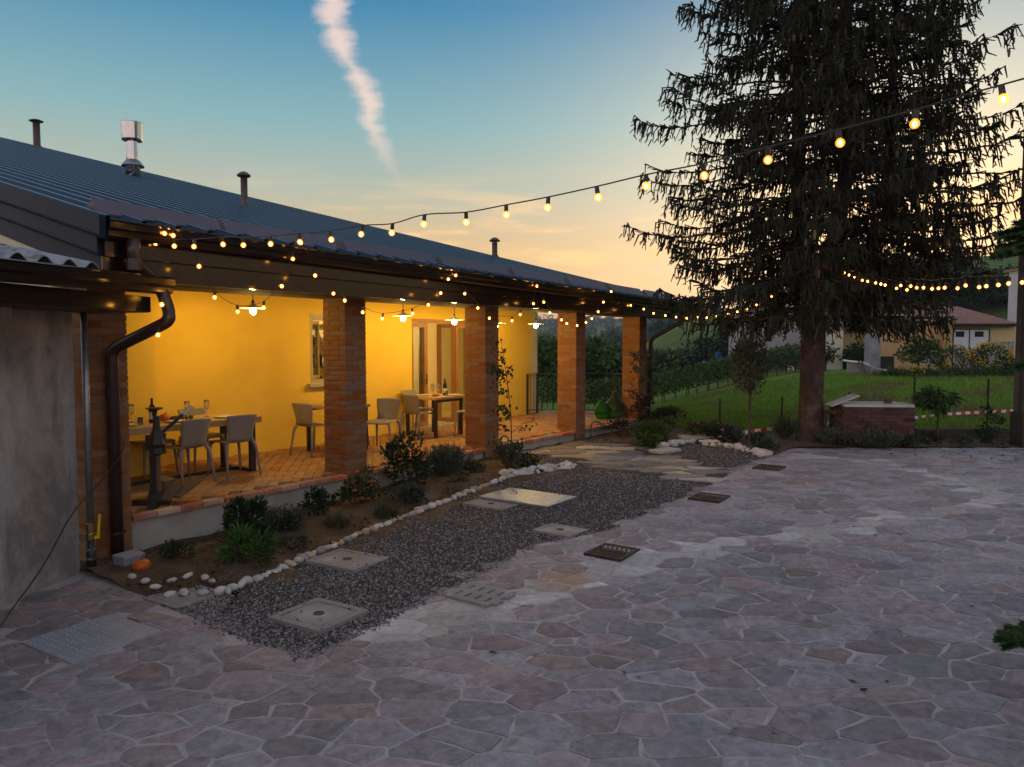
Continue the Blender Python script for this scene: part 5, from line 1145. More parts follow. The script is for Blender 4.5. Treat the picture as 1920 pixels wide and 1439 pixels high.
# plant stakes / hoses
m_green = surf('green_hose', (.01, .12, .045), (.01, .10, .04), 5, 2, rough=.4)
for lb, P in (('green hose loop standing beside the third brick pillar', [(9.95, 7.20, .16), (9.95, 7.20, .42), (9.90, 7.2, .52), (9.98, 7.18, .60), (10.08, 7.16, .55), (10.06, 7.17, .45), (9.97, 7.2, .36)]), ('green hose arch by the fourth brick pillar', [(13.16, 7.30, .18), (13.16, 7.30, .42), (13.25, 7.32, .52), (13.5, 7.34, .52), (13.7, 7.36, .45), (13.85, 7.36, .36)])):
    m = MB(); m.tube(catm(P, 6), .014, 8); tag(m.build('garden_hose', m_green, None, True), lb, 'hose')
# planting round the far pillar
bush('dark purple shrub hiding the foot of the last pillar', (15.0, 7.0), .62, .75, 800, .06, L_['purple'], clump=18)
bush('low dark purple plant in front of the demijohns', (13.75, 6.98), .70, .30, 620, .05, L_['purple'])
bush('bright green broom-like shrub at the end of the gravel path', (13.1, 5.95), .55, .52, 700, .07, L_['mid'], 'spiky')
bush('low spreading green plant before the broom-like shrub', (12.72, 5.88), .60, .22, 500, .05, L_['mid'])
bush('green leafy bush below the far downpipe', (14.9, 6.35), .75, .55, 700, .07, L_['dark'])
sapling('slender young olive sapling in front of the last pillar', (14.55, 6.95, .2), (14.6, 7.1, 2.05), 190, .38, L_['olive'], .07, 'olive_sapling')
bush('rose bush with a coral bloom before the wire fence', (14.1, 5.35), .62, .34, 560, .06, L_['rose'], flowers=(('pink', 4),))
bush('rose bush with pale pink blooms beside the lavender mound', (14.05, 5.0), .55, .36, 520, .06, L_['rose'], flowers=(('pink', 7),))
bush('round grey lavender mound beside the young olive tree', (14.25, 4.85), .46, .40, 420, .08, L_['lav'], 'spiky')
bush('dark low bush at the stem of the young olive tree', (14.45, 4.35), .42, .16, 300, .05, L_['dark'])
bush('round dark cushion bush among the rough rocks at the paving corner', (13.0, 3.78), .50, .27, 620, .045, L_['dark'])
bush('scraggly climbing plant on the wire fence left of the spruce', (15.2, 4.05), .32, .55, 220, .06, L_['olive'], 'spiky')
bush('grey lavender mound at the foot of the spruce trunk', (15.0, 3.05), .52, .40, 460, .08, L_['lav'], 'spiky')
bush('grey lavender mound in front of the brick planter', (14.98, 2.55), .40, .30, 360, .07, L_['lav'], 'spiky')
bush('second lavender mound with tall stalks in front of the brick planter', (15.05, 2.28), .42, .42, 360, .08, L_['lav'], 'spiky')
bush('low dark plant at the right corner of the brick planter', (15.35, 1.85), .42, .20, 300, .05, L_['dark'])
bush('low dark plant at the foot of the small weeping tree', (15.95, 1.62), .40, .22, 300, .05, L_['dark'])
bush('low dark plant before the fence kerb beyond the weeping tree', (16.25, 1.10), .40, .18, 300, .05, L_['grey'])
bush('low dark plant before the fence kerb beside the tall concrete pole', (16.55, .60), .42, .2, 300, .05, L_['dark'])
bush('young rose on the wire fence beside the tall concrete pole', (17.6, .75), .55, .62, 260, .07, L_['rose'])
# small trees
def small_tree(label, base, ht, cz, w, h, n, ls, mat, name, aspect=.22, droop=0, r=.03):
    B = np.array(base); t = thing(name, label, 'tree', tuple(B)); m = MB(); m.tube([tuple(B), tuple(B + [.01, .01, ht * .5]), tuple(B + [0, 0, ht])], [r, r * .85, r * .7], 8); C = B + [0, 0, cz]; P = []; Dd = []
    cc, _ = ell(26, C, w * .36, h * .40, .35)
    for c in cc: m.tube([tuple(B + [0, 0, ht * .95]), tuple((B + [0, 0, ht]) * .4 + c * .6), tuple(c)], [r * .4, r * .25, .004], 5)
    m.build('trunk', m_bark, t)
    for c in cc: p, d = ell(n // 26, c, w * .17, h * .15, .1); P.append(p); Dd.append(d + unit(c - C) * .7 + [0, 0, -droop + .2])
    P = np.concatenate(P); v, f = blades(P, np.concatenate(Dd), ls * rng.uniform(.6, 1.3, len(P)), ls * aspect, 1); link('crown', npmesh('crown', v, f, mat), t); return t
small_tree('young standard olive tree with grey-green crown by the wire fence', (14.08, 4.40, .2), .98, 1.55, .85, 1.35, 2600, .075, L_['olive'], 'olive_tree')
small_tree('small weeping standard tree beside the brick planter', (15.95, 1.47, .2), .60, .88, .78, .52, 1500, .13, L_['mid'], 'weeping_tree', .11, 1.2, .025)
# ------------------------------------------------------------------ the big spruce
SX, SY = 15.36, 3.60; Rt3 = np.array([RT[0], RT[1], 0]); Fw3 = np.array([FW[0], FW[1], 0])
sp = thing('spruce_tree', 'huge dark spruce with several leaders and hanging twigs against the sunset', 'tree', (SX, SY, .2)); S0 = np.array([SX, SY, .15])
tr_ = MB()
def wob(p, s): return p + rng.normal(0, s, 3) * [1, 1, .2]
tr_.tube([tuple(S0 + [0, 0, z] + Rt3 * x) for z, x in ((-.1, 0), (.15, .0), (.5, -.01), (1.2, 0), (1.9, .01), (2.5, .02))], [.36, .275, .235, .225, .235, .22], 14)
leaders = [(-.35, .1, 14.2, .17), (.42, -.25, 15.2, .17), (1.62, .35, 12.6, .13)]; lp = []
for ox, ov, top, r0 in leaders:
    k = 14; path_ = []
    for i in range(k + 1):
        f = i / k; z = 2.3 + (top - 2.3) * f; s = sstep(0, .22, f); path_.append(S0 + Rt3 * (ox * s + .04 * math.sin(f * 9 + ox)) + Fw3 * ov * s + [0, 0, z])
    tr_.tube([tuple(p) for p in path_], [max(r0 * (1 - i / k) ** .8, .012) for i in range(k + 1)], 9); lp.append(path_)
trunk = tr_.build('trunk', m_bark, sp, True)
limb = MB(); BP = []; BD = []; BL = []; BW = []; cones = []
def halfw(z): return float(np.interp(z, [1.6, 2.2, 2.8, 3.5, 5, 7, 9, 11, 13, 15.5], [.9, 1.5, 2.5, 3.5, 3.6, 3.3, 2.75, 1.9, 1.0, .2]))
NB = 0
for li, path_ in enumerate(lp):
    zt_ = path_[-1][2]; z = 2.85 if li < 2 else 3.1; ph = random.uniform(0, 6)
    while z < zt_ - .2:
        f = (z - path_[0][2]) / (path_[-1][2] - path_[0][2]); f = max(0, min(.999, f)) * 14; i = int(f); o = path_[i] + (path_[i + 1] - path_[i]) * (f - i); o = np.array([o[0], o[1], z])
        nb = 6 if z < 10 else 5
        for b in range(nb):
            a = ph + b * 6.283 / nb + random.uniform(-.35, .35); dr = np.array([math.cos(a), math.sin(a), 0])
            side = float(dr @ Rt3); off = float((o - S0) @ Rt3)
            l = (halfw(z) - off * side * .92) * random.uniform(.70, 1.06) * (.80 + .2 * abs(side)); l = max(.5, l)
            if side * off < -.6: l *= .75
            rise = np.interp(z, [2, 4, 9, 14], [-.10, -.02, .16, .45]); pts_ = []
            K = 9
            for s in range(K + 1):
                u = s / K; pts_.append(o + dr * l * u + np.array([0, 0, l * (rise * u - .34 * u * u + .30 * u ** 4)]) + rng.normal(0, .018, 3))
            limb.tube([tuple(p) for p in pts_], [max(.036 * (l / 3) * (1 - .9 * s / K), .006) for s in range(K + 1)], 5, False); NB += 1
            sd = np.cross(dr, [0, 0, 1.0])
            nst = int(l * 21)
            for s in range(nst):
                u = random.uniform(.12, 1.0) ** .8; w_ = u * K; j = min(int(w_), K - 1); p = pts_[j] + (pts_[j + 1] - pts_[j]) * (w_ - j)
                # side branchlet then a hanging strand
                sgn = random.choice((-1, 1)); sl = random.uniform(.06, .50) * (1.15 - u * .75); q0 = p; q1 = p + sd * sgn * sl + dr * sl * .45 + np.array([0, 0, random.uniform(-.05, .06)])
                BP.append(q0); BD.append(q1 - q0); BL.append(np.linalg.norm(q1 - q0) * 1.12); BW.append(.026)
                hl = random.uniform(.05, .40) * (1.1 - .45 * u); nn = max(1, int(hl / .11)); c = q1; dv = np.array([dr[0] * .18, dr[1] * .18, -1.0]) + rng.normal(0, .12, 3)
                for h_ in range(nn):
                    ln_ = random.uniform(.12, .20); BP.append(c); BD.append(dv + rng.normal(0, .16, 3)); BL.append(ln_ * 1.25); BW.append(random.uniform(.018, .028)); c = c + unit(dv) * ln_ * .9
                    if random.random() < .6: BP.append(c); BD.append(dv * .5 + sd * random.uniform(-1, 1) + dr * random.uniform(-.3, .8)); BL.append(random.uniform(.08, .16)); BW.append(.02)
                if z > 3 and u > .35 and random.random() < .016: cones.append(c)
            for s in range(int(6 + l * 2)):   # spiky upturned tip
                u = random.uniform(.72, 1.0); w_ = u * K; j = min(int(w_), K - 1); p = pts_[j] + (pts_[j + 1] - pts_[j]) * (w_ - j); BP.append(p); BD.append(dr * .8 + sd * random.uniform(-1, 1) + np.array([0, 0, random.uniform(-.2, .35)])); BL.append(random.uniform(.10, .22)); BW.append(.021)
        z += random.uniform(.46, .62) if z < 9.5 else .6; ph += 1.9
limb.build('limbs', m_bark, sp)
v, f = blades(np.array(BP), np.array(BD), np.array(BL), np.array(BW) * .66, 2, rect=True); tag(link('crown', npmesh('crown', v, f, L_['spruce']), sp), kind='stuff')
m_cone = surf('cone', (.20, .125, .05), (.14, .08, .03), 30, 3, rnd='obj', rv=.3, bump=.5, bscale=120); m = MB(); m.lathe([(.004, -.16), (.016, -.145), (.024, -.09), (.023, -.04), (.012, -.008), (.003, 0)], n=8); cm = m.mesh('cone', m_cone, True)
random.shuffle(cones)
for c in cones[:220]: link('cone', cm, sp, tuple(c))
print('spruce blades', len(BP), 'limbs', NB, 'cones', len(cones))
# ------------------------------------------------------------------ near fir at the right edge
FXY = FIR; fir = thing('fir_tree', 'green fir tree beside the courtyard with long drooping needle branches', 'tree', (FXY[0], FXY[1], .1)); m = MB(); F0 = np.array([FXY[0], FXY[1], .05]); m.tube([tuple(F0 + [0, 0, -.1]), tuple(F0 + [0, 0, 2.2]), tuple(F0 + [0, .02, 5.2])], [.13, .10, .015], 10); P = []; Dd = []; Ln = []
def fir_branch(a, b, n=5, dens=2600):
    a, b = np.array(a), np.array(b); d = b - a; l = np.linalg.norm(d); u = d / l; s = unit(np.cross(u, [0, 0, 1.0])); m.tube([tuple(a), tuple((a + b) / 2 + [0, 0, .04 * l]), tuple(b)], [.02, .013, .006], 6); axes = [(a, b, .006)]
    for k in range(n):
        t_ = .45 + .5 * k / n; o = a + d * t_ + np.array([0, 0, .04 * l * (1 - (2 * t_ - 1) ** 2)])
        for sg in (-1, 1): e = o + (s * sg * random.uniform(.5, .9) + u * .9) * (l * .24 * (1.3 - t_)) + np.array([0, 0, random.uniform(-.05, .01)]); m.tube([tuple(o), tuple(e)], [.007, .004], 5); axes.append((o, e, .004))
    for o, e, _ in axes:
        L = np.linalg.norm(e - o); w = unit(e - o); k = int(L * dens); tt = rng.random(k) if o is not axes[0][0] else .35 + .65 * rng.random(k); p = o + (e - o) * tt[:, None]; r_ = rng.normal(size=(k, 3)); r_ = unit(r_ - (r_ @ w)[:, None] * w); P.append(p); Dd.append(r_ * .9 + w * .75 + [0, 0, .12]); Ln.append(rng.uniform(.022, .038, k))
def tip(px, py, d): return dep(px, py, d)
fir_branch(F0 + [0, 0, 2.72], tip(1860, 480, 3.9), 9); fir_branch(F0 + [0, 0, 2.90], tip(1868, 444, 4.1), 9); fir_branch(F0 + [0, 0, 2.82], tip(1872, 464, 4.0), 8); fir_branch(F0 + [0, 0, .55], tip(1868, 1198, 3.75), 10); fir_branch(F0 + [0, 0, .62], tip(1878, 1188, 3.85), 9); fir_branch(F0 + [0, 0, 2.1], tip(1888, 688, 4.0), 7)
def px_of(p):
    q_ = np.array(p) - EYE; d_ = q_[:2] @ FW
    return 1e4 if d_ < .3 else CX + FPX * (q_[:2] @ RT) / d_
for k in range(84):
    a = k * 2.4; z = .35 + k * .056; l = 1.75 * (1 - z / 5.2) + .12; dr = np.array([math.cos(a), math.sin(a), 0]); base_ = F0 + [0, 0, z]
    while l > .2 and min(px_of(base_ + dr * (l + .12) + Fw3 * s_ * .1) for s_ in (-1, 1)) < 2010: l -= .06
    if l > .2: fir_branch(base_, base_ + dr * l + [0, 0, -.16 * l], 6, 1300)
m.build('trunk', m_bark, fir); v, f = blades(np.concatenate(P), np.concatenate(Dd), np.concatenate(Ln), .0034, 1, mid=.4); tag(link('crown', npmesh('crown', v, f, L_['fir']), fir), kind='stuff')
# ------------------------------------------------------------------ fence, tape, planter, pole
m_post = surf('fence_post', (.030, .028, .026), (.05, .04, .03), 9, 3, rough=.6)
FP = [(15.66, 5.54), (16.14, 4.37), (16.9, 3.2), (17.74, 2.09), (18.30, .80), (18.9, -.6)]
fen = thing('wire_fence', 'thin dark wire mesh fence with slim posts along the lawn', 'fence', (*FP[0], .2))
for (x, y), h in zip(FP, (.74, .80, .9, 1.22, 1.2, 1.2)): m = MB(); m.tube([(x, y, .15), (x, y, .2 + h)], .022, 8); m.build('post', m_post, fen)
for (xa, ya), (xb, yb) in zip(FP[:-1], FP[1:]):
    m = MB(); L = math.hypot(xb - xa, yb - ya)
    for k in range(7): z = .25 + k * .11; m.tube([(xa, ya, z), (xb, yb, z)], .0012, 3, False)
    for k in range(int(L / .11)): f = (k + .5) / int(L / .11); x, y = xa + (xb - xa) * f, ya + (yb - ya) * f; m.tube([(x, y, .25), (x, y, .92)], .0012, 3, False)
    m.build('wire_mesh', m_post, fen)
kb = MB(); a, b = np.array([17.0, 2.0]), np.array([18.55, -.2]); kb.box(((a[0] + b[0]) / 2 - .1, (a[1] + b[1]) / 2 - .05, .29), (np.linalg.norm(b - a), .12, .24), math.atan2(b[1] - a[1], b[0] - a[0])); tag(kb.build('fence_kerb', surf('dark_kerb', (.07, .06, .055), (.05, .042, .04), 8, 4, bump=.4)), 'low dark concrete kerb under the wire fence', 'kerb')
q = Nodes('barrier_tape'); wv = q.n('ShaderNodeTexWave', wave_type='BANDS', bands_direction='X'); uvn = q.n('ShaderNodeTexCoord'); q.l(uvn.outputs['UV'], wv.inputs[0]); wv.inputs['Scale'].default_value = 1.0; m_tape = q.done(q.pbsdf(q.mix(q.mr(wv.outputs['Fac'], .48, .52), (.70, .68, .66), (.55, .03, .02)), .4))
def tape(label, P):
    P = catm(P, 10); m = MB(); vs = []; ul = [0]
    for i, p in enumerate(P):
        tw = .35 * math.sin(i * .35); vs += [p + Vector((RT[0] * 0, 0, .038 * math.cos(tw))) + Vector((FW[0], FW[1], 0)) * .03 * math.sin(tw), p - Vector((0, 0, .038 * math.cos(tw))) - Vector((FW[0], FW[1], 0)) * .03 * math.sin(tw)]
        if i: ul.append(ul[-1] + (P[i] - P[i - 1]).length)
    m.add(vs, [(2 * i, 2 * i + 2, 2 * i + 3, 2 * i + 1) for i in range(len(P) - 1)]); me = m.mesh('barrier_tape', m_tape); uv = me.uv_layers.new(name='UV')
    for l in me.loops: i = l.vertex_index; uv.data[l.index].uv = (ul[i // 2] * 1.15, i % 2)
    tag(link('barrier_tape', me), label, 'tape')
tape('red and white barrier tape stretched between the olive tree and the spruce', [dep(1374, 814, 14.9), dep(1420, 808, 15.0), dep(1456, 803, 15.1), dep(1500, 798, 15.2), dep(1545, 795, 15.4), dep(1580, 793, 15.6)])
tape('red and white barrier tape running behind the weeping tree to the concrete pole', [dep(1705, 785, 18.5), dep(1740, 781, 18.8), dep(1790, 776, 19.0), dep(1850, 773, 19.2), dep(1912, 770, 19.4), dep(1990, 766, 19.6)])
pa_, pb_ = np.array([14.98, 2.93]), np.array([15.55, 1.93]); pdv = (pb_ - pa_) / np.linalg.norm(pb_ - pa_); pn_ = np.array([-pdv[1], pdv[0]]); pn_ = pn_ if pn_ @ FW > 0 else -pn_; PLW = float(np.linalg.norm(pb_ - pa_)) + .14; PLD = .85; PH = .74
pl = thing('brick_planter', 'low dark red brick box with a white slab top beside the spruce', 'planter', (*pa_, .2)); ang = math.atan2(pdv[1], pdv[0]); m = MB(); cc_ = pa_ + pdv * PLW / 2 + pn_ * PLD / 2; m.box((*cc_, .2 + PH / 2), (PLW - .02, PLD - .02, PH - .01), ang); m.build('core', surf('planter_mortar', (.12, .09, .08), (.09, .07, .06), 9, 4), pl)
m_dbrick = surf('old_dark_brick', (.11, .052, .04), (.075, .035, .03), 14, 5, rnd='obj', rv=.35, bump=.6, bscale=60); m = MB(); m.bevbox((0, 0, 0), (.225, .11, .058), .006); bk = m.mesh('brick', m_dbrick)
for r_ in range(11):
    z = .2 + (r_ + .5) * .067; k = int(PLW / .238)
    for i in range(k + (r_ % 2)):
        s = (i + .5 - .5 * (r_ % 2)) * .238 + .01; s = min(max(s, .1125), PLW - .1125); p = pa_ + pdv * s + pn_ * .048; o = link('brick', bk, pl, (*p, z)); o.rotation_euler = (random.uniform(-.02, .02), random.uniform(-.02, .02), ang + random.uniform(-.02, .02))
    for i in range(3): p = pa_ + pdv * .048 + pn_ * (.23 + i * .238 - .1 * (r_ % 2)); o = link('brick', bk, pl, (*p, z)); o.rotation_euler = (0, 0, ang + math.pi / 2)
    for i in range(3): p = pa_ + pdv * (PLW - .048) + pn_ * (.23 + i * .238 - .1 * (r_ % 2)); o = link('brick', bk, pl, (*p, z)); o.rotation_euler = (0, 0, ang + math.pi / 2)
m_wslab = surf('white_slab', (.62, .59, .55), (.52, .49, .46), 6, 4, bump=.3); m = MB(); m.box((*cc_, .2 + PH + .02), (PLW - .04, PLD + .02, .04), ang); m.build('slab', m_wslab, pl)
m = MB(); p = pa_ + pdv * (PLW + .03) + pn_ * .5; m.box((*p, .2 + .42), (.03, .55, .74), ang, .0, .06); m.build('side_board', m_wslab, pl)
m = MB(); p = pa_ + pdv * .08 + pn_ * .35; m.box((p[0], p[1], .2 + PH + .10), (.55, .45, .02), ang, 0, -.38); tag(m.build('white_board', m_wslab), 'white board leaning over the left end of the brick planter', 'board')
m = MB(); p = pa_ + pdv * .95 + pn_ * .4; m.box((p[0], p[1], .2 + PH + .08), (.12, .08, .09), ang); tag(m.build('brick_block', m_dbrick), 'single brick lying on top of the planter slab', 'brick')
rb = thing('wooden_rail', 'short wooden rail on a post between the spruce trunk and the brick planter', 'rail', (15.2, 3.2, .2)); a = pa_ + pn_ * .3; m = MB(); m.tube([(15.55, 3.5, .78), (a[0], a[1], .80)], .045, 8); m.build('rail', m_oldwood, rb); m = MB(); m.tube([(15.42, 3.35, .1), (15.42, 3.35, .78)], .04, 8); m.build('post', m_oldwood, rb)
PX = atz(1922, 838, .2); pole = thing('concrete_pole', 'tall square concrete pole standing at the far edge of the courtyard', 'pole', (PX[0], PX[1], .2)); m = MB(); m.box((PX[0], PX[1], 4.0), (.30, .30, 7.85), YAW, 0, 0, .98); m.build('shaft', surf('pole_concrete', (.16, .125, .115), (.12, .09, .085), 4, 5, bump=.3), pole)
m = MB(); m.box((PX[0], PX[1], .50), (.36, .36, .7), YAW); m.build('base_sleeve', m_black, pole); m = MB()
for z in (7.1, 7.5): m = MB(); m.box((PX[0], PX[1], z), (.33, .33, .05), YAW); m.build('band', m_galv, pole)
e = PX[:2] - RT * .165 - FW * .05; m = MB(); m.tube([(e[0] + .02, e[1], 7.85), (e[0] - RT[0] * .06, e[1] - RT[1] * .06, 7.7), (e[0] - RT[0] * .05, e[1] - RT[1] * .05, 7.3), (e[0], e[1], 6.9), (e[0], e[1], .4)], .016, 6); m.build('cable', m_black, pole)
# ------------------------------------------------------------------ fallen leaves on the paving
m_dead = surf('dead_leaf', (.06, .03, .018), (.10, .05, .025), 20, 3, rnd='obj', rv=.5); m = MB(); m.add([(-.022, 0, .003), (-.006, .011, .007), (.012, .009, .004), (.026, 0, .008), (.012, -.009, .005), (-.006, -.011, .002)], [(0, 5, 1), (1, 5, 4, 2), (2, 4, 3)]); dl = m.mesh('fallen_leaf', m_dead)
for k in range(18):
    p = atz(random.uniform(700, 1900), random.uniform(900, 1400), .05); o = link('fallen_leaf', dl, None, (p[0], p[1], ground_h(p[0], 0) + .008)); o.rotation_euler = (0, 0, random.uniform(0, 6.28)); s_ = random.uniform(.6, 1.5); o.scale = (s_, s_, s_); tag(o, 'small curled brown leaf fallen on the crazy paving', 'leaf', 'fallen leaves on the paving')
# ------------------------------------------------------------------ lawn grass
n = 60000; ph = np.radians(rng.uniform(8.5, 36, n)); r_ = 15.5 + 24 * rng.random(n) ** 1.5
gxx = FW[0] * r_ * np.cos(ph) + RT[0] * r_ * np.sin(ph); gyy = FW[1] * r_ * np.cos(ph) + RT[1] * r_ * np.sin(ph)
fx_ = np.interp(gyy, [q_[1] for q_ in FP[::-1]], [q_[0] for q_ in FP[::-1]]); kp = (gxx > fx_ + .05); gxx, gyy = gxx[kp], gyy[kp]; n = len(gxx); gzz = hills(gxx, gyy)
v, f = blades(np.stack([gxx, gyy, gzz - .01], -1), np.stack([rng.normal(0, .4, n), rng.normal(0, .4, n), np.ones(n)], -1), rng.uniform(.05, .12, n) * (1 + .02 * np.hypot(gxx, gyy)), .012, 1, mid=.3)
q = Nodes('grass_blades'); gcol = q.mix(q.mr(q.noise(.9, 6), .35, .65), (.115, .235, .018), (.145, .24, .026)); gcol = q.mix(q.mr(q.noise(.22, 4, sxyz=(1, 2.4, 1)), .48, .62), gcol, (.16, .135, .048)); m_grass = q.done(q.pbsdf(gcol, .8, 0, .2))
tag(link('lawn_grass', npmesh('lawn_grass', v, f, m_grass)), 'mown green and straw coloured grass of the sloping lawn', 'grass', kind='stuff')
# ------------------------------------------------------------------ background: vines, trees, houses
AR = YAW - math.pi / 2
def U(px, D): return (px - CX) / FPX * D
def Zp(py, D): return ZC + (642 - py) / FPX * D
def uv3(u, v, z): p = RT * u + FW * v; return (p[0], p[1], z)
def vbox(m, u0, u1, v0, v1, z0, z1): c = uv3((u0 + u1) / 2, (v0 + v1) / 2, (z0 + z1) / 2); m.box(c, (abs(u1 - u0), abs(v1 - v0), z1 - z0), AR)
def gh(u, v): p = uv3(u, v, 0); return float(hills(p[0], p[1]))
def tree(label, px, D, top_py, w, mat, n=1600, ls=.28, name='broadleaf_tree', trunk_h=.25, group=None, seed=0, zbase=None):
    u = U(px, D); p = uv3(u, D, 0); zb = gh(u, D) if zbase is None else zbase; top = Zp(top_py, D); H = max(top - zb, 1.0); B = np.array([p[0], p[1], zb - .1]); t = thing(name, label, 'tree', tuple(B), group); m = MB()
    m.tube([tuple(B), tuple(B + [0, 0, H * .5]), tuple(B + [.1, 0, H * .8])], [H * .022 + .03, H * .016 + .02, .02], 7); C = B + [0, 0, H * (.5 + trunk_h * .5)]; hh = H * (1 - trunk_h) / 2; K = 34; cc, dd_ = ell(K, C, w * .40, hh * .82, .45); P = []; Dd = []
    for c in cc[:12]: m.tube([tuple(B + [0, 0, H * .35]), tuple(c)], [H * .01, .01], 5)
    for c in cc: r0 = random.uniform(.12, .22); q_, d = ell(n // K, c, w * r0, hh * r0 * 1.5, .3); P.append(q_); Dd.append(d + [0, 0, .15])
    m.build('trunk', m_bark, t); P = np.concatenate(P); v, f = blades(P, np.concatenate(Dd), ls * rng.uniform(.6, 1.4, len(P)), ls * .34, 1); link('crown', npmesh('crown', v, f, mat), t); return t
L_ = m_lf
for px, D, ty, w, mt, lb in ((1028, 48, 626, 3.4, 'tree', 'bright green tree beyond the porch between the screen and fourth pillar'), (1052, 56, 642, 4.4, 'treed', 'dark tree behind the bright tree beside the fourth pillar'), (1120, 50, 626, 3.6, 'tree', 'bright green tree beyond the railing between the last two pillars'), (1160, 54, 640, 4.6, 'wood', 'rounded olive-green tree behind the demijohns beyond the railing'),
                         (1085, 50, 664, 3.6, 'treed', 'dark low tree behind the railing beside the fourth pillar'), (1185, 50, 662, 3.4, 'treed', 'dark tree behind the last brick pillar'), (1222, 54, 648, 4.2, 'wood', 'grey-green willowy tree just past the far downpipe'), (1262, 58, 668, 5, 'treed', 'dark bushy tree behind the vine rows beside the willowy tree'),
                         (1300, 62, 650, 5.5, 'wood', 'rusty olive tree on the slope under the far string lights'), (1335, 60, 668, 5, 'treed', 'dark tree beside the shelter tarpaulin'), (1352, 58, 625, 5.2, 'treed', 'tall dark tree right of the shelter below the spruce boughs'), (1245, 74, 655, 6, 'treed', 'dark tree higher on the slope behind the willowy tree'), (1392, 66, 610, 5, 'treed', 'tall dark tree left of the pale gabled house')):
    tree(lb, px, D, ty, w, L_[mt], 1500, .24 if D < 45 else .32, group='trees beyond the vines')
for px, D, ty, w, lb in ((1500, 95, 500, 14, 'dark tree on the hillside directly behind the spruce trunk'), (1590, 90, 470, 15, 'dark hillside tree behind the yellow wall'), (1690, 88, 470, 16, 'dark hillside tree behind the orange building'), (1780, 86, 505, 14, 'dark hillside tree behind the tiled garage roof'), (1850, 84, 520, 13, 'dark hillside tree beside the tall white house'), (1940, 90, 500, 15, 'dark hillside tree behind the tall white house')):
    tree(lb, px, D, ty, w, L_['treed'], 2200, .55, group='dark trees on the hillside')
# vine rows: each vine a plant, rows along the lawn edge
vp = [None]
def vine_row(px0, px1, D0, D1, n, zt, label, grp):
    for k in range(n):
        f = (k + .5) / n; D = D0 + (D1 - D0) * f; u = U(px0, D0) + (U(px1, D1) - U(px0, D0)) * f; p = uv3(u, D, 0); z = gh(u, D)
        if vp[0] is None or k % 3 == 0:
            t = thing('grapevine', label, 'vine', (p[0], p[1], z), grp); m = MB(); B = np.array([p[0], p[1], z]); m.tube([tuple(B), tuple(B + [.06, .03, .35]), tuple(B + [0, 0, .75])], [.035, .03, .022], 6); m.build('trunk', m_bark, t)
            P, d = ell(420, B + [0, 0, 1.02], .85, .62, .2); v, fc = blades(P, d + [0, 0, .1], .14 * rng.uniform(.6, 1.3, 420), .055, 1); link('foliage', npmesh('foliage', v, fc, L_['vine']), t); vp[0] = t
        else: copy_tree(vp[0], None, (p[0], p[1], z)); o = COL.objects[-1]
vine_row(1215, 1500, 40, 45, 15, 0, 'leafy grapevine in the front row along the lawn edge', 'front row of grapevines')
vine_row(1005, 1215, 36, 41, 11, 0, 'leafy grapevine in the second row seen past the last pillar', 'second row of grapevines')
vine_row(1330, 1600, 48, 50, 9, 0, 'leafy grapevine in the row running towards the grey wall', 'row of grapevines near the houses')
for o in list(COL.objects):
    if o.name.startswith('grapevine') and o.parent is None: pass
# posts in the vine rows
for k, (px, D) in enumerate(((1242, 40), (1292, 41), (1330, 42), (1376, 43), (1430, 44))):
    p = uv3(U(px, D), D, 0); z = gh(U(px, D), D); m = MB(); m.tube([(p[0], p[1], z), (p[0] + .05, p[1], z + 1.55)], .035, 6); tag(m.build('vine_post', m_oldwood), 'weathered wooden stake in the front row of grapevines', 'post', 'vineyard stakes')
m = MB(); a, b = uv3(U(1294, 40), 40, Zp(719, 40)), uv3(U(1375, 42), 42, Zp(716, 42)); m.tube([a, b], .022, 6); tag(m.build('irrigation_hose', m_green), 'green irrigation hose strung above the front vine row', 'hose')
# tarpaulin shelter with a blue drum
D = 55; sh = thing('shelter', 'small shelter with a sagging pale tarpaulin beyond the vines', 'shelter', uv3(U(1335, D), D, gh(U(1335, D), D))); m_tarp = surf('tarpaulin', (.22, .26, .24), (.17, .2, .18), 3, 3)
m = MB(); K = 6; vs = [uv3(U(1314 + 36 * i / K, D - .5 + j * .5), D - 1.2 + j * .6, Zp(681 - 8 * (i / K) ** 1.4 + 3 * math.sin(math.pi * i / K) - j * .8, D)) for j in range(5) for i in range(K + 1)]
m.add(vs, [(j * (K + 1) + i, j * (K + 1) + i + 1, (j + 1) * (K + 1) + i + 1, (j + 1) * (K + 1) + i) for j in range(4) for i in range(K)]); m.add([(x, y, z - .03) for x, y, z in vs], [(j * (K + 1) + i + K + 1, (j + 1) * (K + 1) + i + 1, j * (K + 1) + i + 1, j * (K + 1) + i) for j in range(0) for i in range(0)]); m.build('tarpaulin', m_tarp, sh)
for px in (1316, 1349):
    for dv in (-1, 1): m = MB(); p = uv3(U(px, D), D + dv, 0); m.tube([(p[0], p[1], gh(U(px, D), D) - .2), (p[0], p[1], Zp(680 if px < 1330 else 673, D))], .05, 6); m.build('post', m_oldwood, sh)
m = MB(); p = uv3(U(1347, D), D, 0); m.lathe([(.24, 0), (.26, .03), (.26, .28), (.27, .30), (.26, .32), (.26, .55), (.24, .58)], (p[0], p[1], Zp(676, D)), 14); tag(m.build('blue_drum', surf('blue_plastic', (.015, .09, .24), (.012, .07, .2), 4, 2, rough=.4)), 'blue plastic drum on top of the tarpaulin shelter', 'drum')
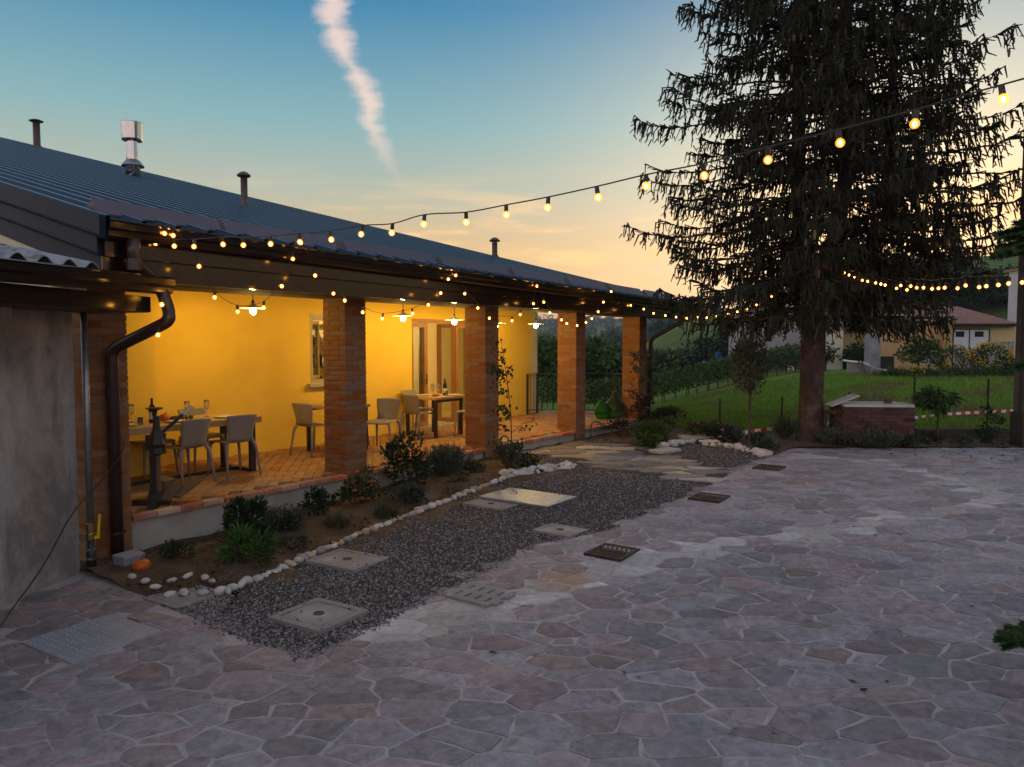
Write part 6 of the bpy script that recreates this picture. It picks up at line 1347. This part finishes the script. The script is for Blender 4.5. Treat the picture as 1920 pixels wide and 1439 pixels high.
# --- houses on the right
m_hw = surf('pale_render', (.40, .38, .38), (.34, .32, .325), 1.5, 5, rough=.9); m_hy = surf('straw_render', (.62, .47, .24), (.54, .40, .2), 1.2, 5, rough=.9); m_ho = surf('ochre_render', (.55, .34, .16), (.46, .28, .13), 1.2, 5, rough=.9); m_hc = surf('cream_render', (.66, .60, .45), (.6, .54, .4), 1.2, 5, rough=.9); m_rt = surf('roof_tiles', (.36, .22, .17), (.26, .15, .11), 5, 5, rnd='isl', rv=.25); m_gw = surf('grey_wall', (.33, .33, .34), (.22, .22, .23), 2.2, 6, bump=.4); m_wdoor = surf('white_door', (.58, .61, .66), (.52, .55, .60), 3, 3, rough=.5); m_wrail = surf('white_rail', (.78, .77, .75), (.74, .73, .7), 3, 2)
def tiled(parent, u0, u1, v0, v1, z0, z1, step=.24, name='roof'):
    m = MB(); a, b = np.array(uv3(u0, v0, z0)), np.array(uv3(u1, v1, z1)); vs = [uv3(u0, v0, z0), uv3(u1, v0, z0), uv3(u1, v1, z1), uv3(u0, v1, z1)]; vs += [(x, y, z - .12) for x, y, z in vs]; m.add(vs, [(0, 1, 2, 3), (7, 6, 5, 4), (0, 4, 5, 1), (1, 5, 6, 2), (2, 6, 7, 3), (3, 7, 4, 0)]); o = m.build(name, m_rt, parent); k = int((u1 - u0) / step)
    for i in range(k): c = MB(); u = u0 + (i + .5) * (u1 - u0) / k; c.tube([uv3(u, v0 - .06, z0 + .01), uv3(u, (v0 + v1) / 2, (z0 + z1) / 2 + .01), uv3(u, v1, z1 + .01)], step * .30, 6); c.build('tile_row', m_rt, o)
    return o
# pale gabled house
D = 50; hs = thing('gabled_house', 'pale grey gabled house half hidden behind the spruce', 'house', uv3(U(1500, D), D, .5)); u0, u1 = U(1398, D), U(1605, D); zb = -.2; ze = Zp(592, D); za = Zp(540, D); um = U(1488, D); m = MB()
vs = [uv3(u, v, z) for v in (D, D + 4) for u, z in ((u0, zb), (u1, zb), (u1, ze), (um, za), (u0, ze))]; m.add(vs, [(0, 1, 2, 3, 4), (9, 8, 7, 6, 5), (0, 5, 6, 1), (1, 6, 7, 2), (4, 9, 5, 0)]); m.build('wall', m_hw, hs)
for (ua, za_, ub, zb_) in ((u0 - .4, ze - .15, um, za + .05), (um, za + .05, u1 + .4, ze - .15)):
    m = MB(); vs = [uv3(ua, D - .3, za_), uv3(ub, D - .3, zb_), uv3(ub, D + 4.3, zb_), uv3(ua, D + 4.3, za_)]; vs += [(x, y, z + .16) for x, y, z in vs]; m.add(vs, [(0, 1, 2, 3), (7, 6, 5, 4), (0, 4, 5, 1), (1, 5, 6, 2), (2, 6, 7, 3), (3, 7, 4, 0)]); m.build('roof', m_rt, hs)
m = MB(); vbox(m, U(1432, D), U(1446, D), D - .04, D + .1, Zp(640, D), Zp(612, D)); m.build('window', m_dglass, hs)
# stakes and ladder leaning on its wall
st_ = thing('stake_bundle', 'bundle of long wooden stakes leaning on the pale gabled house', 'stakes', uv3(U(1465, D), D - 1.4, .4))
for k in range(16): m = MB(); f = k / 15; m.tube([uv3(U(1448 + 28 * f, D), D - 1.6 + random.uniform(-.2, .2), .2), uv3(U(1470 + 8 * f + random.uniform(-2, 2), D), D - .12, Zp(648 + random.uniform(-6, 8), D))], .04, 5); m.build('stake', m_oldwood, st_)
ld = thing('ladder', 'white aluminium ladder leaning by the stake bundle', 'ladder', uv3(U(1464, D), D - 1.9, .4)); a0, b0 = np.array(uv3(U(1463, D), D - 2.0, .3)), np.array(uv3(U(1471, D), D - .2, Zp(658, D)))
for s in (-.16, .16): m = MB(); o = Rt3 * s; m.tube([tuple(a0 + o), tuple(b0 + o)], .03, 6); m.build('rail', m_wrail, ld)
for k in range(7): m = MB(); f = (k + .7) / 7.5; c = a0 + (b0 - a0) * f; m.tube([tuple(c - Rt3 * .16), tuple(c + Rt3 * .16)], .018, 5); m.build('rung', m_wrail, ld)
# straw-coloured house with gate
D = 43; hs = thing('straw_house', 'straw-yellow low house with cream pier and dark gate beyond the lawn', 'house', uv3(U(1600, D), D, .6)); m = MB(); vbox(m, U(1562, D + 2), U(1660, D), D + 2.0, D + 4, 0, Zp(613, D)); m.build('wall', m_hy, hs)
m = MB(); vbox(m, U(1560, D), U(1580, D), D, D + 1.9, 0, Zp(604, D)); m.build('pier', m_hc, hs); tiled(hs, U(1590, D), U(1665, D), D + 1.5, D + 4.2, Zp(611, D), Zp(590, D) + .5)
m = MB(); vbox(m, U(1581, D), U(1630, D), D + .4, D + .46, .5, Zp(655, D)); m.build('gate', m_black, hs)
tree('clipped dark hedge tree above the dark gate of the straw house', 1606, 42.5, 638, 1.7, L_['treed'], 700, .16, 'hedge_tree', .1)
# grey pier and sloped retaining wall with white handrail
D = 37; t = thing('retaining_wall', 'stained grey retaining wall with thick pier and white sloping handrail', 'wall', uv3(U(1620, D), D, .5)); m = MB(); vbox(m, U(1629, D), U(1649, D), D - .1, D + .5, 0, Zp(625, D)); m.build('pier', m_gw, t); m = MB(); pts_ = [(1592, 678), (1616, 680), (1645, 692), (1683, 699)]
vs = [uv3(U(x, D), v, z) for x, y in pts_ for v in (D - .02, D + .25) for z in (-.2, Zp(y + 3, D))]; m.add(vs, [(4 * i + a, 4 * i + b, 4 * i + b + 4, 4 * i + a + 4) for i in range(3) for a, b in ((0, 1), (1, 3), (3, 2))] + [(0, 2, 3, 1), (12, 13, 15, 14)]); m.build('wall', m_gw, t)
m = MB(); m.tube([uv3(U(x, D), D - .05, Zp(y, D)) for x, y in [(1580, 676)] + pts_], .055, 8); m.build('handrail', m_wrail, t); 
for px in (1612, 1618): m = MB(); a = uv3(U(px, D), D - .6, .3); m.tube([a, uv3(U(px - 4, D), D - .1, Zp(678, D))], .05, 6); m.build('prop', m_oldwood, t)
m = MB(); vbox(m, U(1652, D), U(1688, D), D + .6, D + .63, .4, Zp(669, D)); fm2 = m.build('mesh_panel', surf('dark_mesh', (.05, .05, .05), (.04, .04, .04), 5, 2), t)
# ochre building
D = 41; hs = thing('ochre_house', 'ochre rendered flat house wall beside the garage', 'house', uv3(U(1710, D), D, .6)); m = MB(); vbox(m, U(1650, D), U(1786, D), D, D + 1.6, 0, Zp(594, D)); m.build('wall', m_ho, hs); m = MB(); vbox(m, U(1646, D), U(1789, D), D - .2, D + 1.8, Zp(594, D), Zp(590, D)); m.build('roof', m_hw, hs)
m = MB(); vbox(m, U(1660, D), U(1700, D), D - .05, D, Zp(640, D), Zp(637, D)); m.build('ledge', m_ho, hs)
# garage
D = 40; hs = thing('garage', 'straw-yellow garage with tiled roof and white double doors', 'garage', uv3(U(1840, D), D, .6)); m = MB(); vbox(m, U(1787, D), U(1902, D), D, D + 5, 0, Zp(607, D)); m.build('wall', m_hy, hs); tiled(hs, U(1780, D), U(1899, D), D - .35, D + 5, Zp(609, D), Zp(585, D) + .45)
m = MB(); vbox(m, U(1779, D), U(1900, D), D - .45, D - .36, Zp(613, D), Zp(608, D)); m.build('gutter', m_trim, hs)
m = MB()
for a, b, c, d_ in ((1785, 1852, 617, 619), (1851, 1853.5, 617, 705), (1784, 1786, 617, 705), (1814, 1816, 619, 705)): vbox(m, U(a, D), U(b, D), D - .06, D - .01, Zp(d_, D), Zp(c, D))
m.build('door_frame', m_black, hs)
for a, b, wa, wb_ in ((1786, 1814, 1789, 1805), (1816, 1851, 1825, 1841)):
    m = MB(); vbox(m, U(a, D), U(b, D), D - .045, D - .005, .4, Zp(619, D)); dr_ = m.build('door', m_wdoor, hs); m = MB(); vbox(m, U(wa, D), U(wb_, D), D - .06, D - .04, Zp(632, D), Zp(622, D)); m.build('window', m_dglass, dr_)
# tall white house
D = 47; hs = thing('tall_house', 'tall white house wall rising behind the concrete pole', 'house', uv3(U(1930, D), D, .6)); m = MB(); vbox(m, U(1886, D + 8), U(2120, D), D, D + 8, 0, Zp(490, D)); m.build('wall', surf('white_house', (.62, .60, .60), (.55, .53, .54), 1.2, 4), hs)
m = MB(); vbox(m, U(1884, D + 8), U(2135, D), D - .5, D + 8.5, Zp(490, D), Zp(484, D)); m.build('roof', m_rt, hs); m = MB(); vbox(m, U(1886, D + 4) - .9, U(1886, D + 8), D + 3, D + 6, Zp(608, D), Zp(603, D)); m.build('porch_roof', m_rt, hs)
# hutch, tote, stakes, flowering bushes, little tree
D = 36; t = thing('rabbit_hutch', 'white wire-fronted hutch on short legs by the little tree', 'hutch', uv3(U(1759, D), D, .7)); m = MB(); vbox(m, U(1743, D), U(1775, D), D, D + .6, Zp(684, D), Zp(660, D)); m.build('body', m_wdoor, t); m = MB(); vbox(m, U(1742, D), U(1776, D), D - .1, D + .7, Zp(660, D), Zp(656, D)); m.build('lid', m_wrail, t); m = MB()
for k in range(9): vbox(m, U(1744 + k * 3.6, D), U(1744.6 + k * 3.6, D), D - .03, D - .01, Zp(682, D), Zp(662, D))
for k in range(4): vbox(m, U(1744, D), U(1774, D), D - .03, D - .01, Zp(664 + k * 5, D), Zp(663.4 + k * 5, D))
m.build('wire_front', m_galv, t)
for px in (1745, 1773): m = MB(); vbox(m, U(px - 1, D), U(px + 1, D), D + .1, D + .2, gh(U(px, D), D) - .1, Zp(683, D)); m.build('leg', m_oldwood, t)
D = 37; t = thing('water_tote', 'caged plastic water tote behind the yellow bushes', 'water tank', uv3(U(1882, D), D, .7)); m = MB(); vbox(m, U(1865, D), U(1898, D), D, D + .9, gh(U(1882, D), D), Zp(642, D)); m.build('tank', surf('tote_plastic', (.40, .42, .42), (.34, .36, .36), 3, 3, rough=.4), t); m = MB()
for k in range(5): vbox(m, U(1864.5 + k * 8.2, D), U(1865.6 + k * 8.2, D), D - .05, D - .02, gh(U(1882, D), D), Zp(640, D))
for k in range(4): vbox(m, U(1864.5, D), U(1898.5, D), D - .07, D - .04, Zp(641 + k * 9 + 1, D), Zp(641 + k * 9, D))
m.build('cage', m_galv, t)
D = 34.5; t = thing('stick_pile', 'pile of leaning grey sticks between the yellow-flowered bushes', 'stick pile', uv3(U(1810, D), D, .7))
for k in range(24): m = MB(); x = random.uniform(1788, 1838); m.tube([uv3(U(x, D), D - .4 + random.uniform(-.3, .3), .5), uv3(U(x + random.uniform(-14, 14), D), D + .3, Zp(random.uniform(648, 672), D))], random.uniform(.02, .04), 5); m.build('stick', m_oldwood if k % 3 else m_gw, t)
tree('little green tree beside the white hutch', 1722, 35, 626, 1.9, L_['mid'], 900, .17, 'fruit_tree', .3)
tree('small dark tree in front of the pale gabled house right of the spruce trunk', 1548, 42, 640, 1.5, L_['treed'], 500, .16, 'fruit_tree', .3)
def ybush(px, D, w, h, label, n, fl):
    u = U(px, D); p = uv3(u, D, 0); z = gh(u, D); t = thing('flowering_bush', label, 'bush', (p[0], p[1], z), None); B = np.array([p[0], p[1], z]); P, d = ell(n, B + [0, 0, h * .5], w / 2, h * .5, .25); v, f = blades(P, d, .13 * rng.uniform(.6, 1.3, n), .045, 1); link('foliage', npmesh('foliage', v, f, L_['mid']), t); P, d = ell(fl, B + [0, 0, h * .62], w * .52, h * .45, .8); v, f = blades(P, d, .09, .045, 2); link('blossom', npmesh('blossom', v, f, m_pet['yellow']), t)
ybush(1785, 35, 1.4, 1.35, 'yellow-flowered bush beside the white hutch', 700, 170); ybush(1858, 34.5, 1.6, 1.45, 'large yellow-flowered bush in front of the water tote', 900, 260); ybush(1826, 35.5, 1.1, 1.2, 'yellow-flowered bush below the white garage doors', 500, 120); ybush(1722, 33, .45, .4, 'small yellow flower clump on the lawn bank', 90, 50); ybush(1890, 34, 1.2, .9, 'dark green bush with few yellow flowers by the concrete pole', 500, 30)
for k, px in enumerate((1690, 1740, 1800, 1845, 1880)): bush('rank grass clump on the lawn bank below the ' + ['retaining wall', 'white hutch', 'stick pile', 'flowering bushes', 'water tote'][k], uv3(U(px, 33.5), 33.5, gh(U(px, 33.5), 33.5)), 2.2, .55, 700, .16, L_['mid'], 'spiky', cat_='grass clump', name='grass_clump')
# far hamlet on the ridge
for k, (px, py) in enumerate(((1032, 604), (1070, 606), (1102, 603), (1121, 605), (1224, 604), (1252, 606))):
    D = 1150 + k * 40; u = U(px, D); z = gh(u, D); t = thing('far_house', 'tiny pale farmhouse with reddish roof on the far blue ridge', 'house', uv3(u, D, z), 'farmhouses on the far ridge'); m = MB(); vbox(m, u - 5, u + 5, D, D + 8, z - 3, z + 6); m.build('wall', m_hc, t); m = MB(); vs = [uv3(u + a, D + b, z + c) for b in (-.5, 8.5) for a, c in ((-5.6, 5.9), (5.6, 5.9), (0, 8.8))]; m.add(vs, [(0, 1, 2), (5, 4, 3), (0, 2, 5, 3), (2, 1, 4, 5), (0, 3, 4, 1)]); m.build('roof', m_rt, t)
# far woods on the slopes
P = []; Dd = []
for k in range(420):
    px = random.uniform(985, 1345); D = random.choice([random.uniform(250, 700), random.uniform(700, 1350)]); u = U(px, D); p = uv3(u, D, gh(u, D)); r0 = random.uniform(2.5, 6); q_, d = ell(60, np.array(p) + [0, 0, r0 * .8], r0, r0 * .9, .3); P.append(q_); Dd.append(d)
P = np.concatenate(P); v, f = blades(P, np.concatenate(Dd), 2.4, .9, 1); tag(link('far_woods', npmesh('far_woods', v, f, L_['treed'])), 'scattered dark woods on the far hillsides', 'woods', kind='stuff')
# evening air: thin even haze round everything
HZ = MB(); HZ.bb((-1800, -1800, -25), (1800, 1800, 85)); 
q = Nodes('evening_haze'); pv_ = q.n('ShaderNodeVolumePrincipled'); pv_.inputs['Color'].default_value = (.72, .80, .92, 1); pv_.inputs['Density'].default_value = .00034; pv_.inputs['Anisotropy'].default_value = .2; q.l(pv_.outputs[0], q.out.inputs['Volume'])
if USE_HAZE: tag(HZ.build('haze', q.m), 'thin bluish evening haze over the whole valley', 'haze', kind='stuff')
